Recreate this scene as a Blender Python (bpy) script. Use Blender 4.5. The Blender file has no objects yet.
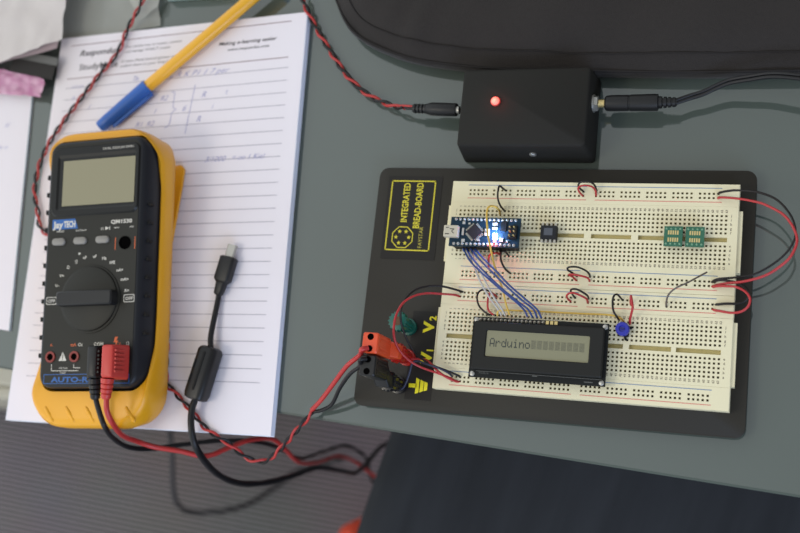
import bpy, bmesh, math, random
from mathutils import Vector, Matrix, noise
random.seed(4)
MM = 0.001
C = bpy.context.scene.collection
sc = bpy.context.scene

# ------------------------------------------------------------------ camera
CAM = Vector((189.30, -167.37, 636.19))                     # millimetres
ROT = Matrix(((0.9416, -0.0385, 0.3345), (0.1087, 0.975, -0.1938), (-0.3187, 0.2188, 0.9223)))
FPX = 1080.0
cd = bpy.data.cameras.new('camera'); cam = bpy.data.objects.new('camera', cd); C.objects.link(cam)
q = ROT.to_quaternion(); q.normalize()
cam.rotation_mode = 'QUATERNION'; cam.rotation_quaternion = q; cam.location = CAM * MM
cd.sensor_width = 22.3; cd.lens = 22.3 * FPX / 800; cd.clip_start = 0.01; cd.clip_end = 50
cd.dof.use_dof = True; cd.dof.focus_distance = 0.630; cd.dof.aperture_fstop = 3.8
sc.camera = cam
# ------------------------------------------------------------------ world, lights, exposure
w = bpy.data.worlds.new('room_light'); sc.world = w; w.use_nodes = True
_nt = w.node_tree; _bg = _nt.nodes['Background']; _tc = _nt.nodes.new('ShaderNodeTexCoord'); _sx = _nt.nodes.new('ShaderNodeSeparateXYZ')
_nt.links.new(_tc.outputs['Generated'], _sx.inputs[0]); _mr = _nt.nodes.new('ShaderNodeMapRange')
_mr.inputs[1].default_value = -0.80; _mr.inputs[2].default_value = 0.30; _mr.inputs[3].default_value = 1.0; _mr.inputs[4].default_value = 0.0
_nt.links.new(_sx.outputs['X'], _mr.inputs[0])
_mx = _nt.nodes.new('ShaderNodeMix'); _mx.data_type = 'RGBA'; _mx.inputs[6].default_value = (0.38, 0.38, 0.37, 1); _mx.inputs[7].default_value = (1.50, 1.60, 1.66, 1)
_nt.links.new(_mr.outputs[0], _mx.inputs[0]); _nt.links.new(_mx.outputs[2], _bg.inputs[0]); _bg.inputs[1].default_value = 0.88
def area(name, loc, target, sx, sy, power, color):
    l = bpy.data.lights.new(name, 'AREA'); l.shape = 'RECTANGLE'; l.size = sx; l.size_y = sy; l.energy = power; l.color = color
    o = bpy.data.objects.new(name, l); C.objects.link(o); o.location = loc
    o.rotation_euler = (Vector(target) - Vector(loc)).to_track_quat('-Z', 'Y').to_euler(); return o
area('warm_left_fill', (-0.60, -0.40, 1.00), (-0.15, 0.0, 0), 0.25, 0.25, 2.4, (1.0, 0.90, 0.74))  # warm area light added for left-to-right falloff, no lamp stands there
area('window_daylight', (0.60, -0.95, 0.55), (-0.1, 0.0, 0), 0.8, 0.5, 8.0, (0.52, 0.68, 1.0))
sc.view_settings.view_transform = 'Standard'; sc.view_settings.look = 'None'; sc.view_settings.gamma = 1
sc.view_settings.use_curve_mapping = False; sc.view_settings.exposure = 0.10

def at(u, v, z):
    """a point of the place on the horizontal level z (mm) under image point u, v"""
    d = ROT @ Vector(((u - 400) / FPX, -(v - 266.5) / FPX, -1.0))
    s = (z - CAM.z) / d.z
    return CAM + s * d

# ------------------------------------------------------------------ materials
MATS = {}
def mat(name, col, rough=0.5, metal=0.0, noise_amt=0.0, noise_scale=200, bump=0.0, bump_scale=400, emit=None, estr=0, trans=0.0, alpha=1.0, ior=1.5, spec=0.5, sheen=0.0):
    if name in MATS: return MATS[name]
    m = bpy.data.materials.new(name); m.use_nodes = True; nt = m.node_tree; b = nt.nodes['Principled BSDF']
    b.inputs['Base Color'].default_value = (*col, 1); b.inputs['Roughness'].default_value = rough
    b.inputs['Metallic'].default_value = metal; b.inputs['IOR'].default_value = ior
    b.inputs['Specular IOR Level'].default_value = spec
    b.inputs['Transmission Weight'].default_value = trans; b.inputs['Alpha'].default_value = alpha
    if sheen: b.inputs['Sheen Weight'].default_value = sheen
    tc = nt.nodes.new('ShaderNodeTexCoord')
    if noise_amt:
        n = nt.nodes.new('ShaderNodeTexNoise'); n.inputs['Scale'].default_value = noise_scale; n.inputs['Detail'].default_value = 4
        nt.links.new(tc.outputs['Object'], n.inputs['Vector'])
        mx = nt.nodes.new('ShaderNodeMix'); mx.data_type = 'RGBA'
        mx.inputs[6].default_value = (*[c * (1 - noise_amt) for c in col], 1); mx.inputs[7].default_value = (*[min(1, c * (1 + noise_amt)) for c in col], 1)
        nt.links.new(n.outputs['Fac'], mx.inputs[0]); nt.links.new(mx.outputs[2], b.inputs['Base Color'])
    if bump:
        n = nt.nodes.new('ShaderNodeTexNoise'); n.inputs['Scale'].default_value = bump_scale; n.inputs['Detail'].default_value = 3
        nt.links.new(tc.outputs['Object'], n.inputs['Vector'])
        bp_ = nt.nodes.new('ShaderNodeBump'); bp_.inputs['Strength'].default_value = bump; bp_.inputs['Distance'].default_value = 0.0006
        nt.links.new(n.outputs['Fac'], bp_.inputs['Height']); nt.links.new(bp_.outputs['Normal'], b.inputs['Normal'])
    if emit:
        b.inputs['Emission Color'].default_value = (*emit, 1); b.inputs['Emission Strength'].default_value = estr
    MATS[name] = m; return m
def S(r, g, b):
    f = lambda c: ((c / 255 + 0.055) / 1.055) ** 2.4 if c > 10 else c / 255 / 12.92
    return (f(r), f(g), f(b))

M_glass = mat('grey green painted glass', S(78, 86, 80), 0.03, spec=1.0, noise_amt=0.03, noise_scale=8)
M_edge = mat('polished glass edge', S(72, 82, 76), 0.35)
M_steel = mat('brushed steel', (0.55, 0.55, 0.56), 0.35, 1.0)
M_paper = mat('white paper', S(232, 226, 232), 0.8, noise_amt=0.015, noise_scale=60)
M_pages = mat('page edges', S(224, 228, 240), 0.85)
M_rule = mat('printed grey rule', S(162, 157, 170), 0.8)
M_rule2 = mat('printed maroon rule', S(120, 82, 92), 0.8)
M_print = mat('printed grey text', S(95, 90, 95), 0.8)
M_ink = mat('blue pen ink', S(150, 150, 195), 0.7)
M_ivory = mat('ivory plastic', S(222, 213, 178), 0.42, noise_amt=0.012, noise_scale=90)
M_grooveshade = mat('ivory plastic with painted groove shade', S(190, 176, 120), 0.5)  # groove floor: its shade put into a darker ivory
M_hole = mat('brass spring contact', S(92, 66, 44), 0.5, 0.3)
M_busblue = mat('blue bus line', S(110, 130, 158), 0.6)
M_busred = mat('red bus line', S(205, 120, 108), 0.6)
M_digit = mat('grey printed digits', S(112, 102, 86), 0.6)
M_plate = mat('matt black plate', S(40, 37, 31), 0.6, spec=0.3, bump=0.1, bump_scale=900)
M_label = mat('black sticker', S(32, 29, 26), 0.5, spec=0.25)
M_yprint = mat('yellow print', S(206, 192, 40), 0.5)
M_yprint2 = mat('bright yellow print', S(228, 214, 20), 0.5)
M_rubber = mat('black rubber', S(20, 20, 20), 0.6, spec=0.25)
M_box = mat('black abs plastic', S(34, 33, 30), 0.7, spec=0.2, bump=0.15, bump_scale=1200)
M_blackpl = mat('glossy black plastic', S(24, 24, 25), 0.4, spec=0.35)
M_blackcord = mat('black cable sheath', S(22, 21, 23), 0.4, spec=0.35)
M_redcord = mat('red cable sheath', S(176, 44, 42), 0.4)
M_redwire = mat('red hookup wire', S(170, 38, 42), 0.4)
M_blackwire = mat('black hookup wire', S(30, 25, 24), 0.4, spec=0.3)
M_bluewire = mat('blue hookup wire', S(34, 62, 124), 0.4)
M_yelwire = mat('yellow hookup wire', S(206, 168, 70), 0.4)
M_greywire = mat('grey hookup wire', S(180, 176, 172), 0.4)
M_darkgrey = mat('dark grey hookup wire', S(84, 74, 68), 0.45)
M_yel = mat('yellow rubber holster', S(226, 160, 20), 0.38, noise_amt=0.02, noise_scale=30)
M_meter = mat('dark grey meter plastic', S(38, 37, 32), 0.5, spec=0.25)
M_meter2 = mat('blue black meter side', S(28, 30, 35), 0.42, spec=0.3)
M_lcdm = mat('grey green display', S(138, 132, 104), 0.22)
M_bez = mat('display bezel', S(26, 26, 25), 0.35, spec=0.25)
M_btn = mat('grey rubber button', S(134, 130, 124), 0.5)
M_white = mat('white print', S(205, 200, 190), 0.6)
M_orange = mat('orange print', S(205, 95, 45), 0.6)
M_bluep = mat('blue print', S(28, 90, 160), 0.5)
M_redpl = mat('red plug rubber', S(186, 52, 44), 0.45)
M_orpl = mat('orange plug plastic', S(214, 74, 34), 0.4)
M_redpost = mat('red translucent post', S(190, 36, 28), 0.25, trans=0.2)
M_greenpost = mat('green translucent post', S(16, 92, 78), 0.3, trans=0.1)
M_darkhole = mat('socket interior', S(8, 7, 7), 0.8, spec=0.0)
M_pcb = mat('dark blue circuit board', S(16, 44, 60), 0.5, spec=0.2, noise_amt=0.25, noise_scale=900)
M_pcbg = mat('green circuit board', S(40, 96, 72), 0.5, noise_amt=0.1, noise_scale=700)
M_gold = mat('gold pads', S(212, 190, 130), 0.35, 0.6)
M_pin = mat('tinned metal', (0.42, 0.41, 0.38), 0.4, 0.8)
M_tin = mat('bright solder', S(176, 172, 160), 0.5, 0.2)
M_chip = mat('chip epoxy', S(40, 36, 40), 0.6, spec=0.2)
M_icchip = mat('dark chip epoxy', S(34, 35, 38), 0.6, spec=0.2)
M_lcdbezel = mat('black display frame', S(32, 32, 30), 0.5, spec=0.2)
M_lcdglass = mat('olive display glass', S(128, 125, 98), 0.25)
M_pix = mat('dark display pixels', S(52, 56, 48), 0.4)
M_pix2 = mat('faint display cells', S(108, 106, 84), 0.4)
M_bluecap = mat('blue pen plastic', S(34, 92, 178), 0.35)
M_penbody = mat('yellow orange pen plastic', S(232, 172, 44), 0.28)
M_trim = mat('blue trimmer plastic', S(34, 40, 150), 0.4)
M_trim2 = mat('dark blue trimmer slot', S(20, 22, 90), 0.4)
M_bag = mat('black woven nylon', S(42, 38, 36), 0.85, spec=0.25, noise_amt=0.14, noise_scale=500, bump=0.5, bump_scale=1500, sheen=0.1)
M_bagseam = mat('black nylon piping', S(38, 35, 34), 0.8, spec=.2)
M_cream = mat('cream laminate', S(196, 190, 172), 0.6)
M_orfab = mat('orange red fabric', S(214, 72, 42), 0.7, noise_amt=0.1, noise_scale=40)
M_foam = mat('dark brown foam', S(38, 34, 32), 0.8, noise_amt=0.15, noise_scale=300)
M_grease = mat('grey plastic strip', S(92, 91, 88), 0.5)
M_ledred = mat('lit red lens', (0.9, 0.10, 0.07), 0.3, emit=(1.0, 0.12, 0.08), estr=3.2)
M_ledredc = mat('lit red lens core', (0.9, 0.25, 0.2), 0.4, emit=(1.0, 0.16, 0.11), estr=1.0)
M_ledblue = mat('lit blue led', (0.6, 0.8, 1), 0.3, emit=(0.42, 0.68, 1.0), estr=25)
M_ledpink = mat('lit red led', (1, 0.5, 0.5), 0.3, emit=(1.0, 0.25, 0.28), estr=12)

def mat_plastic_film(name, col, alpha, rough=0.35, fine=60):
    m = mat(name, col, rough, alpha=alpha, bump=1.0, bump_scale=fine)
    return m
M_film = mat_plastic_film('cloudy clear plastic', S(212, 204, 200), 0.86)
M_film2 = mat_plastic_film('thin clear plastic', S(190, 190, 182), 0.52)
def mat_bubble():
    m = mat('pink bubble film', S(206, 140, 176), 0.35, alpha=0.9)
    nt = m.node_tree; b = nt.nodes['Principled BSDF']
    v = nt.nodes.new('ShaderNodeTexVoronoi'); v.inputs['Scale'].default_value = 130
    tc = nt.nodes.new('ShaderNodeTexCoord'); nt.links.new(tc.outputs['Object'], v.inputs['Vector'])
    mx = nt.nodes.new('ShaderNodeMix'); mx.data_type = 'RGBA'; mx.inputs[6].default_value = (*S(222, 178, 200), 1); mx.inputs[7].default_value = (*S(176, 96, 142), 1)
    nt.links.new(v.outputs['Distance'], mx.inputs[0]); nt.links.new(mx.outputs[2], b.inputs['Base Color']); return m
M_bubble = mat_bubble()
def mat_carpet():
    m = mat('ribbed grey carpet', S(88, 84, 88), 0.9)
    nt = m.node_tree; b = nt.nodes['Principled BSDF']; tc = nt.nodes.new('ShaderNodeTexCoord')
    mp = nt.nodes.new('ShaderNodeMapping'); mp.inputs['Rotation'].default_value = (0, 0, math.radians(3)); nt.links.new(tc.outputs['Object'], mp.inputs[0])
    wv = nt.nodes.new('ShaderNodeTexWave'); wv.bands_direction = 'Y'; wv.inputs['Scale'].default_value = 46; wv.inputs['Distortion'].default_value = 0.6
    wv.inputs['Detail'].default_value = 1
    nt.links.new(mp.outputs[0], wv.inputs['Vector'])
    n = nt.nodes.new('ShaderNodeTexNoise'); n.inputs['Scale'].default_value = 5; nt.links.new(tc.outputs['Object'], n.inputs['Vector'])
    mx = nt.nodes.new('ShaderNodeMix'); mx.data_type = 'RGBA'; mx.inputs[6].default_value = (*S(58, 54, 57), 1); mx.inputs[7].default_value = (*S(150, 142, 148), 1)
    nt.links.new(wv.outputs['Fac'], mx.inputs[0])
    m2 = nt.nodes.new('ShaderNodeMix'); m2.data_type = 'RGBA'; m2.blend_type = 'MULTIPLY'; m2.inputs[0].default_value = 0.3
    nt.links.new(mx.outputs[2], m2.inputs[6]); nt.links.new(n.outputs['Color'], m2.inputs[7]); nt.links.new(m2.outputs[2], b.inputs['Base Color']); return m
M_carpet = mat_carpet()
def mat_seat():
    m = mat('dark navy seat cloth', S(38, 40, 44), 0.8, spec=0.25)
    nt = m.node_tree; b = nt.nodes['Principled BSDF']; tc = nt.nodes.new('ShaderNodeTexCoord')
    mp = nt.nodes.new('ShaderNodeMapping'); mp.inputs['Scale'].default_value = (60, 8, 1); nt.links.new(tc.outputs['Object'], mp.inputs[0])
    n = nt.nodes.new('ShaderNodeTexNoise'); n.inputs['Scale'].default_value = 1; n.inputs['Detail'].default_value = 5; nt.links.new(mp.outputs[0], n.inputs['Vector'])
    mx = nt.nodes.new('ShaderNodeMix'); mx.data_type = 'RGBA'; mx.inputs[6].default_value = (*S(27, 29, 33), 1); mx.inputs[7].default_value = (*S(50, 53, 58), 1)
    nt.links.new(n.outputs['Fac'], mx.inputs[0]); nt.links.new(mx.outputs[2], b.inputs['Base Color']); return m
M_seat = mat_seat()

# ------------------------------------------------------------------ mesh building (millimetres)
class MB:
    def __init__(s): s.v = []; s.f = []
    def add(s, vs, fs, M=None):
        n = len(s.v)
        s.v += [tuple(M @ Vector(p)) for p in vs] if M is not None else [tuple(p) for p in vs]
        s.f += [tuple(i + n for i in f) for f in fs]; return s
    def box(s, x0, x1, y0, y1, z0, z1, b=0.0, M=None, taper=0.0):
        if b <= 0:
            t = taper
            vs = [(x0, y0, z0), (x1, y0, z0), (x1, y1, z0), (x0, y1, z0), (x0 + t, y0 + t, z1), (x1 - t, y0 + t, z1), (x1 - t, y1 - t, z1), (x0 + t, y1 - t, z1)]
            return s.add(vs, [(3, 2, 1, 0), (4, 5, 6, 7), (0, 1, 5, 4), (1, 2, 6, 5), (2, 3, 7, 6), (3, 0, 4, 7)], M)
        r = b; L = []
        for z, ins in ((z0, b * .6), (z0 + b * .4, 0), (z1 - b, 0), (z1 - b * .35, b * .3), (z1, b)):
            k = (z - z0) / (z1 - z0) * taper
            L.append([(p[0], p[1], z) for p in rrect(x0 + ins + k, x1 - ins - k, y0 + ins + k, y1 - ins - k, max(r - ins * .5, r * .4), 3)])
        return s.loft(L, True, True, M)
    def loft(s, loops, cap0=True, cap1=True, M=None, closed=True):
        n = len(loops[0]); vs = [p for L in loops for p in L]; fs = []
        for i in range(len(loops) - 1):
            for j in range(n if closed else n - 1):
                a = i * n + j; b2 = i * n + (j + 1) % n; fs.append((a, b2, b2 + n, a + n))
        if cap0: fs.append(tuple(range(n))[::-1])
        if cap1: fs.append(tuple((len(loops) - 1) * n + k for k in range(n)))
        return s.add(vs, fs, M)
    def lathe(s, prof, M=None, seg=24, cap0=True, cap1=True):
        return s.loft([[(r * math.cos(2 * math.pi * k / seg), r * math.sin(2 * math.pi * k / seg), z) for k in range(seg)] for r, z in prof], cap0, cap1, M)
    def tube(s, pts, r, seg=8, cap=True):
        pts = [Vector(p) for p in pts]; rr = r if isinstance(r, (list, tuple)) else [r] * len(pts); loops = []; up = None
        for i, p in enumerate(pts):
            t = (pts[min(i + 1, len(pts) - 1)] - pts[max(i - 1, 0)])
            if t.length < 1e-9: t = Vector((1, 0, 0))
            t.normalize()
            if up is None:
                up = Vector((0, 0, 1)) if abs(t.z) < .9 else Vector((1, 0, 0))
            a = (up - t * up.dot(t)).normalized(); up = a; b = t.cross(a)
            loops.append([tuple(p + (a * math.cos(2 * math.pi * k / seg) + b * math.sin(2 * math.pi * k / seg)) * rr[i]) for k in range(seg)])
        return s.loft(loops, cap, cap)
    def build(s, name, m, parent=None, world=False, smooth=None):
        me = bpy.data.meshes.new(name)
        Mi = INV.get(parent.name) if (parent is not None and world) else None
        vs = [(Mi @ Vector(p)) * MM for p in s.v] if Mi is not None else [Vector(p) * MM for p in s.v]
        me.from_pydata(vs, [], s.f)
        bm = bmesh.new(); bm.from_mesh(me); bmesh.ops.recalc_face_normals(bm, faces=bm.faces); bm.to_mesh(me); bm.free()
        me.materials.append(m)
        if smooth is not None:
            me.polygons.foreach_set('use_smooth', [True] * len(me.polygons)); me.set_sharp_from_angle(angle=math.radians(smooth))
        o = bpy.data.objects.new(name, me); C.objects.link(o)
        if parent is not None:
            o.parent = parent; INV[o.name] = INV.get(parent.name)
        return o
INV = {}
def rrect(x0, x1, y0, y1, r, n=4):
    r = min(r, (x1 - x0) / 2 - 1e-4, (y1 - y0) / 2 - 1e-4); P = []
    for cx, cy, a in ((x1 - r, y1 - r, 0), (x0 + r, y1 - r, 90), (x0 + r, y0 + r, 180), (x1 - r, y0 + r, 270)):
        for k in range(n + 1):
            t = math.radians(a + 90 * k / n); P.append((cx + r * math.cos(t), cy + r * math.sin(t)))
    return P
def tag(o, label, cat, group=None, kind=None):
    if label: o['label'] = label
    if cat: o['category'] = cat
    if group: o['group'] = group
    if kind: o['kind'] = kind
    return o
def thing(name, label, cat, loc=(0, 0, 0), R3=None, rz=0.0, group=None):
    o = bpy.data.objects.new(name, None); o.empty_display_size = 0.01; C.objects.link(o)
    M = R3.to_4x4() if R3 is not None else Matrix.Rotation(rz, 4, 'Z')
    Mmm = Matrix.Translation(Vector(loc)) @ M
    o.matrix_world = Matrix.Translation(Vector(loc) * MM) @ M
    INV[o.name] = Mmm.inverted(); return tag(o, label, cat, group)
def label(o, s): o['label'] = s; return o
def cr(P, n=8):
    P = [Vector(p) for p in P]; out = []
    Q = [2 * P[0] - P[1]] + P + [2 * P[-1] - P[-2]]
    for i in range(1, len(Q) - 2):
        p0, p1, p2, p3 = Q[i - 1:i + 3]
        for k in range(n):
            t = k / n
            out.append(0.5 * ((2 * p1) + (p2 - p0) * t + (2 * p0 - 5 * p1 + 4 * p2 - p3) * t * t + (3 * p1 - p0 - 3 * p2 + p3) * t ** 3))
    out.append(P[-1]); return out
def tri(points): return [at(*p) for p in points]
# text -> flat faces
TXT = {}
def glyphs(s, bold=0.0, shear=0.0):
    k = (s, bold, shear)
    if k not in TXT:
        cu = bpy.data.curves.new('t', 'FONT'); cu.body = s; cu.size = 1; cu.offset = bold; cu.shear = shear; cu.resolution_u = 2
        o = bpy.data.objects.new('t', cu); C.objects.link(o); bpy.context.view_layer.update()
        me = bpy.data.meshes.new_from_object(o.evaluated_get(bpy.context.evaluated_depsgraph_get()))
        vs = [tuple(v.co) for v in me.vertices]; fs = [tuple(p.vertices) for p in me.polygons]
        bpy.data.objects.remove(o); bpy.data.curves.remove(cu); bpy.data.meshes.remove(me); TXT[k] = (vs, fs)
    return TXT[k]
def text(mb, s, org, h, dx=(1, 0, 0), dy=(0, 1, 0), width=None, center=False, bold=0.0, shear=0.0, warp=None):
    vs, fs = glyphs(s, bold, shear)
    if not vs: return
    x0 = min(v[0] for v in vs); x1 = max(v[0] for v in vs); y0 = min(v[1] for v in vs); y1 = max(v[1] for v in vs)
    sy = h / 0.73; sx = width / (x1 - x0) if width else sy
    o = Vector(org); dx = Vector(dx); dy = Vector(dy); off = (x0 + x1) / 2 if center else x0
    P = [o + dx * ((v[0] - off) * sx) + dy * (v[1] * sy) for v in vs]
    if warp: P = [warp(p) for p in P]
    mb.add(P, fs)
def strip(mb, p, q, w, n=(0, 0, 1)):
    p = Vector(p); q = Vector(q); s = (q - p).cross(Vector(n)).normalized() * w / 2
    mb.add([p - s, q - s, q + s, p + s], [(0, 1, 2, 3)])
def rmat(cx, cy, cz): return Matrix((cx, cy, cz)).transposed()
def frame(axis, up=(0, 0, 1)):
    """z axis along `axis`"""
    z = Vector(axis).normalized(); x = Vector(up).cross(z)
    if x.length < 1e-3: x = Vector((1, 0, 0))
    x.normalize(); y = z.cross(x); return rmat(x, y, z)
def TR(loc, R3): return Matrix.Translation(Vector(loc)) @ R3.to_4x4()

# ================================================================== SETTING
fl = MB().box(-2600, 2200, -2400, 2400, -740, -720).build('floor', M_carpet); tag(fl, None, None, kind='structure')

# ------------------------------------------------------------------ desk
desk = thing('glass_desk', 'grey-green glass desk top carrying the notepad and the electronics', 'desk', (0, -139.4, 0), rz=math.radians(-3.5))
MB().box(-800, 800, 0.6, 760, -9.5, 0, 0).build('desk_top', M_glass, desk)
ge = MB(); ge.box(-800, 800, -0.6, 0.6, -9.0, -0.5, 0); label(ge.build('glass_edge', M_edge, desk), 'polished pale glass edge strip')
for x in (-700, 700):
    for y in (90, 700):
        MB().lathe([(24, -720), (24, -712), (19, -708), (19, -12), (30, -10.5), (30, -9.7)], Matrix.Translation((x, y, 0))).build('leg', M_steel, desk, smooth=40)
MB().box(-700, 700, 685, 715, -80, -30, 3).build('cross_bar', M_steel, desk)

# ------------------------------------------------------------------ chair
ch = thing('office_chair', 'dark navy cushioned chair seat pushed in below the desk edge', 'chair', (62, -359, -720), rz=math.radians(-13.6))
L = []
for z, ins in ((380, 30), (390, 8), (410, 0), (440, 0), (458, 6), (467, 20), (470, 45)):
    L.append([(x, y, z) for x, y in rrect(-245 + ins, 245 - ins, -290 + ins, 330 - ins, 60, 8)])
MB().loft(L).build('seat_cushion', M_seat, ch, smooth=60)
MB().box(-120, 120, -130, 130, 358, 380, 6).build('seat_plate', M_rubber, ch)
MB().lathe([(28, 70), (28, 240), (18, 242), (18, 359)]).build('gas_column', M_steel, ch, smooth=40)
for k in range(5):
    a = math.radians(20 + 72 * k); d = Vector((math.cos(a), math.sin(a), 0))
    MB().tube([d * 10 + Vector((0, 0, 100)), d * 150 + Vector((0, 0, 88)), d * 280 + Vector((0, 0, 70))], [24, 20, 15], 8).build('base_arm', M_rubber, ch, smooth=50)
    MB().lathe([(12, -14), (28, -12), (30, 0), (28, 12), (12, 14)], TR(d * 285 + Vector((0, 0, 30)), frame(d.cross(Vector((0, 0, 1)))))).build('caster', M_rubber, ch, smooth=40)

# cream cabinet below the left end of the desk edge
p = at(7, 368, -330); p2 = at(15, 411, -330)
cab = thing('low_cabinet', 'cream low cabinet peeking past the desk edge left of the notepad', 'cabinet', (p2.x - 210, p2.y + 26, -720))
MB().box(-210, 210, 0, 380, 20, 390, 3).build('body', M_cream, cab)
MB().box(-206, 206, -14, -0.5, 30, 380, 3).build('door', M_cream, cab)
MB().box(-190, 190, 10, 370, 0, 20).build('plinth', M_rubber, cab)

# orange pouch on floor
pc = at(359, 534, -640)
po = thing('orange_pouch', 'orange-red fabric pouch on the carpet left of the navy chair seat', 'bag', (pc.x, pc.y - 10, -720), rz=0.5)
L = []
for z, ins, sh in ((0, 8, 0), (12, 0, 0), (45, 0, 1), (70, 8, 3), (84, 20, 5), (90, 30, 8)):
    L.append([(x + 2 * math.sin(y * .2 + z), y + sh, z) for x, y in rrect(-34 + ins, 34 - ins, -60 + ins, 30 - ins * .7, 18, 5)])
MB().loft(L).build('body', M_orfab, po, smooth=70)
MB().tube(cr([(-8, -10, 88), (-4, -20, 102), (6, -24, 102), (10, -14, 88)], 6), 3, 6).build('loop', M_rubber, po, smooth=60)

# ================================================================== NOTEPAD
PADR = math.radians(2.7); PZ = 6.0
pad = thing('lined_notepad', 'thick white lined A4 notepad under the yellow multimeter, overhanging the desk edge', 'notepad', (-221.8, -7.9, 0), rz=PADR)
def wy(p):
    t = min(1, max(0, (p[1] + 30) / 150)); return Vector((p[0], p[1] + 0.0245 * p[0] * t, p[2]))
L = []
for k, z in enumerate([0.15, 1.5, 3, 4.5, 5.85]):
    j = (0.5 if k % 2 else -0.2)
    L.append([(-102.5 + j, -143 + j, z), (101.4 - j, -145.5 + j, z), (101 - j, 145.3, z), (-99.8 + j, 141.7, z)])
MB().loft(L).build('page_block', M_pages, pad)
g = []; F = []
NX, NY = 12, 16
for j in range(NY + 1):
    for i in range(NX + 1):
        a = i / NX; b = j / NY
        xl = -102.2 + 2.4 * b; xr = 101.6 - 1.0 * b; x = xl + (xr - xl) * a
        yb = -142.7 - 2.6 * a; yt = 141.9 + 3.6 * a; y = yb + (yt - yb) * b
        g.append((x, y, PZ - 0.05))
for j in range(NY):
    for i in range(NX): k = j * (NX + 1) + i; F.append((k, k + 1, k + NX + 2, k + NX + 1))
MB().add(g, F).build('top_sheet', M_paper, pad)
r1 = MB()
ys = [103.4, 94.2, 85.4, 76.5, 67.5, 58.4, 49.3, 40.3, 31.3, 22.3, 13.4, 4.5, -4.6]
ys += [-13.6 - 8.93 * k for k in range(12)]
ZL = PZ + 0.06
for y in ys:
    P = [wy(Vector((-90.3 + 180.8 * k / 8, y, ZL))) for k in range(9)]
    for a, b in zip(P, P[1:]): strip(r1, a, b, 0.42)
for y in (137.5, 110.9):
    P = [wy(Vector((-90 + 179.5 * k / 8, y, ZL))) for k in range(9)]
    r2 = MB()
    for a, b in zip(P, P[1:]): strip(r2, a, b, 0.5)
    label(r2.build('heading_line', M_rule2, pad), 'maroon heading rule')
r1.build('ruled_lines', M_rule, pad)
t = MB()
text(t, 'Respondus', (-81.5, 128.3, ZL), 4.8, width=33, shear=.25, bold=.02, warp=wy)
text(t, 'StudyMate', (-80.5, 117.2, ZL), 5.0, width=33, bold=.01, warp=wy)
text(t, 'The easiest way to create, convert', (-43, 130.9, ZL), 2.0, width=47, warp=wy)
text(t, 'and manage WebCT exams', (-43, 127.2, ZL), 2.0, width=38, warp=wy)
text(t, 'Create Flash-based games and', (-45, 119.8, ZL), 2.0, width=47, warp=wy)
text(t, 'publish them to your WebCT', (-45, 116.1, ZL), 2.0, width=42, warp=wy)
t.build('printed_heading', M_print, pad); t = MB()
text(t, 'Making e-learning easier', (34.5, 124.7, ZL), 2.8, width=45, bold=.02, shear=.2, warp=wy)
text(t, 'www.respondus.com', (42, 120.0, ZL), 2.2, width=32, shear=.2, bold=.01, warp=wy)
t.build('printed_slogan', M_print, pad)
hw = MB()
text(hw, 'R, R K P1 1 7 per', (-5, 104.0, ZL + .05), 4.4, width=50, shear=.5, bold=-.01, warp=wy)
hw.build('handwriting', M_ink, pad); hw = MB()
text(hw, '7x', (-33, 104.6, ZL + .05), 3.6, shear=.3, warp=wy)
hw.build('handwriting', M_ink, pad)
for s_, x, y, h in (('R2', -8, 87, 4), ('1', -12, 77.5, 4), ('R1  R2', -26, 68.5, 4), ('R', 25, 87, 4.5), ('t', 44, 88, 4), ('6', 11, 78, 4.5), ('i', 34, 78, 4), ('R', 23, 69, 4.5), ('a b an', -85, 103, 3), ('6  5', -83, 94, 3.5), ('1', -68, 85, 4), ('1', -88, 68, 4), ('3/1000', 33, 39, 4.2), ('= on 1 Kiel', 54, 39.5, 4)):
    hw = MB(); text(hw, s_, (x, y, ZL + .05), h, shear=.4, bold=-.01, warp=wy); hw.build('handwriting', M_ink, pad)
hw = MB()
P = [wy(p) for p in cr([(0.5, 93, ZL + .05), (3, 92, ZL + .05), (3, 82, ZL + .05), (5.5, 79.5, ZL + .05), (2.5, 77, ZL + .05), (1.5, 69, ZL + .05), (-2, 66, ZL + .05)], 5)]
for a, b in zip(P, P[1:]): strip(hw, a, b, .45)
hw.build('pen_bracket', M_ink, pad); hw = MB()
strip(hw, wy(Vector((19, 97, ZL + .05))), wy(Vector((15, 61, ZL + .05))), .4)
hw.build('pen_line', M_ink, pad)

# ================================================================== MULTIMETER
cx = Vector((math.cos(.0803), math.sin(.0803), 0)); TI = .0833
cy = Vector((-math.sin(.0803) * math.cos(TI), math.cos(.0803) * math.cos(TI), math.sin(TI))); cn = cx.cross(cy)
MO = Vector((-229.66, -131.03, 44.0)); MR = rmat(cx, cy, cn)
met = thing('digital_multimeter', 'yellow and black digital multimeter propped on the notepad', 'multimeter', MO, R3=MR)
def ML(x, y, d): return MO + cx * x + cy * y + cn * d
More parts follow.
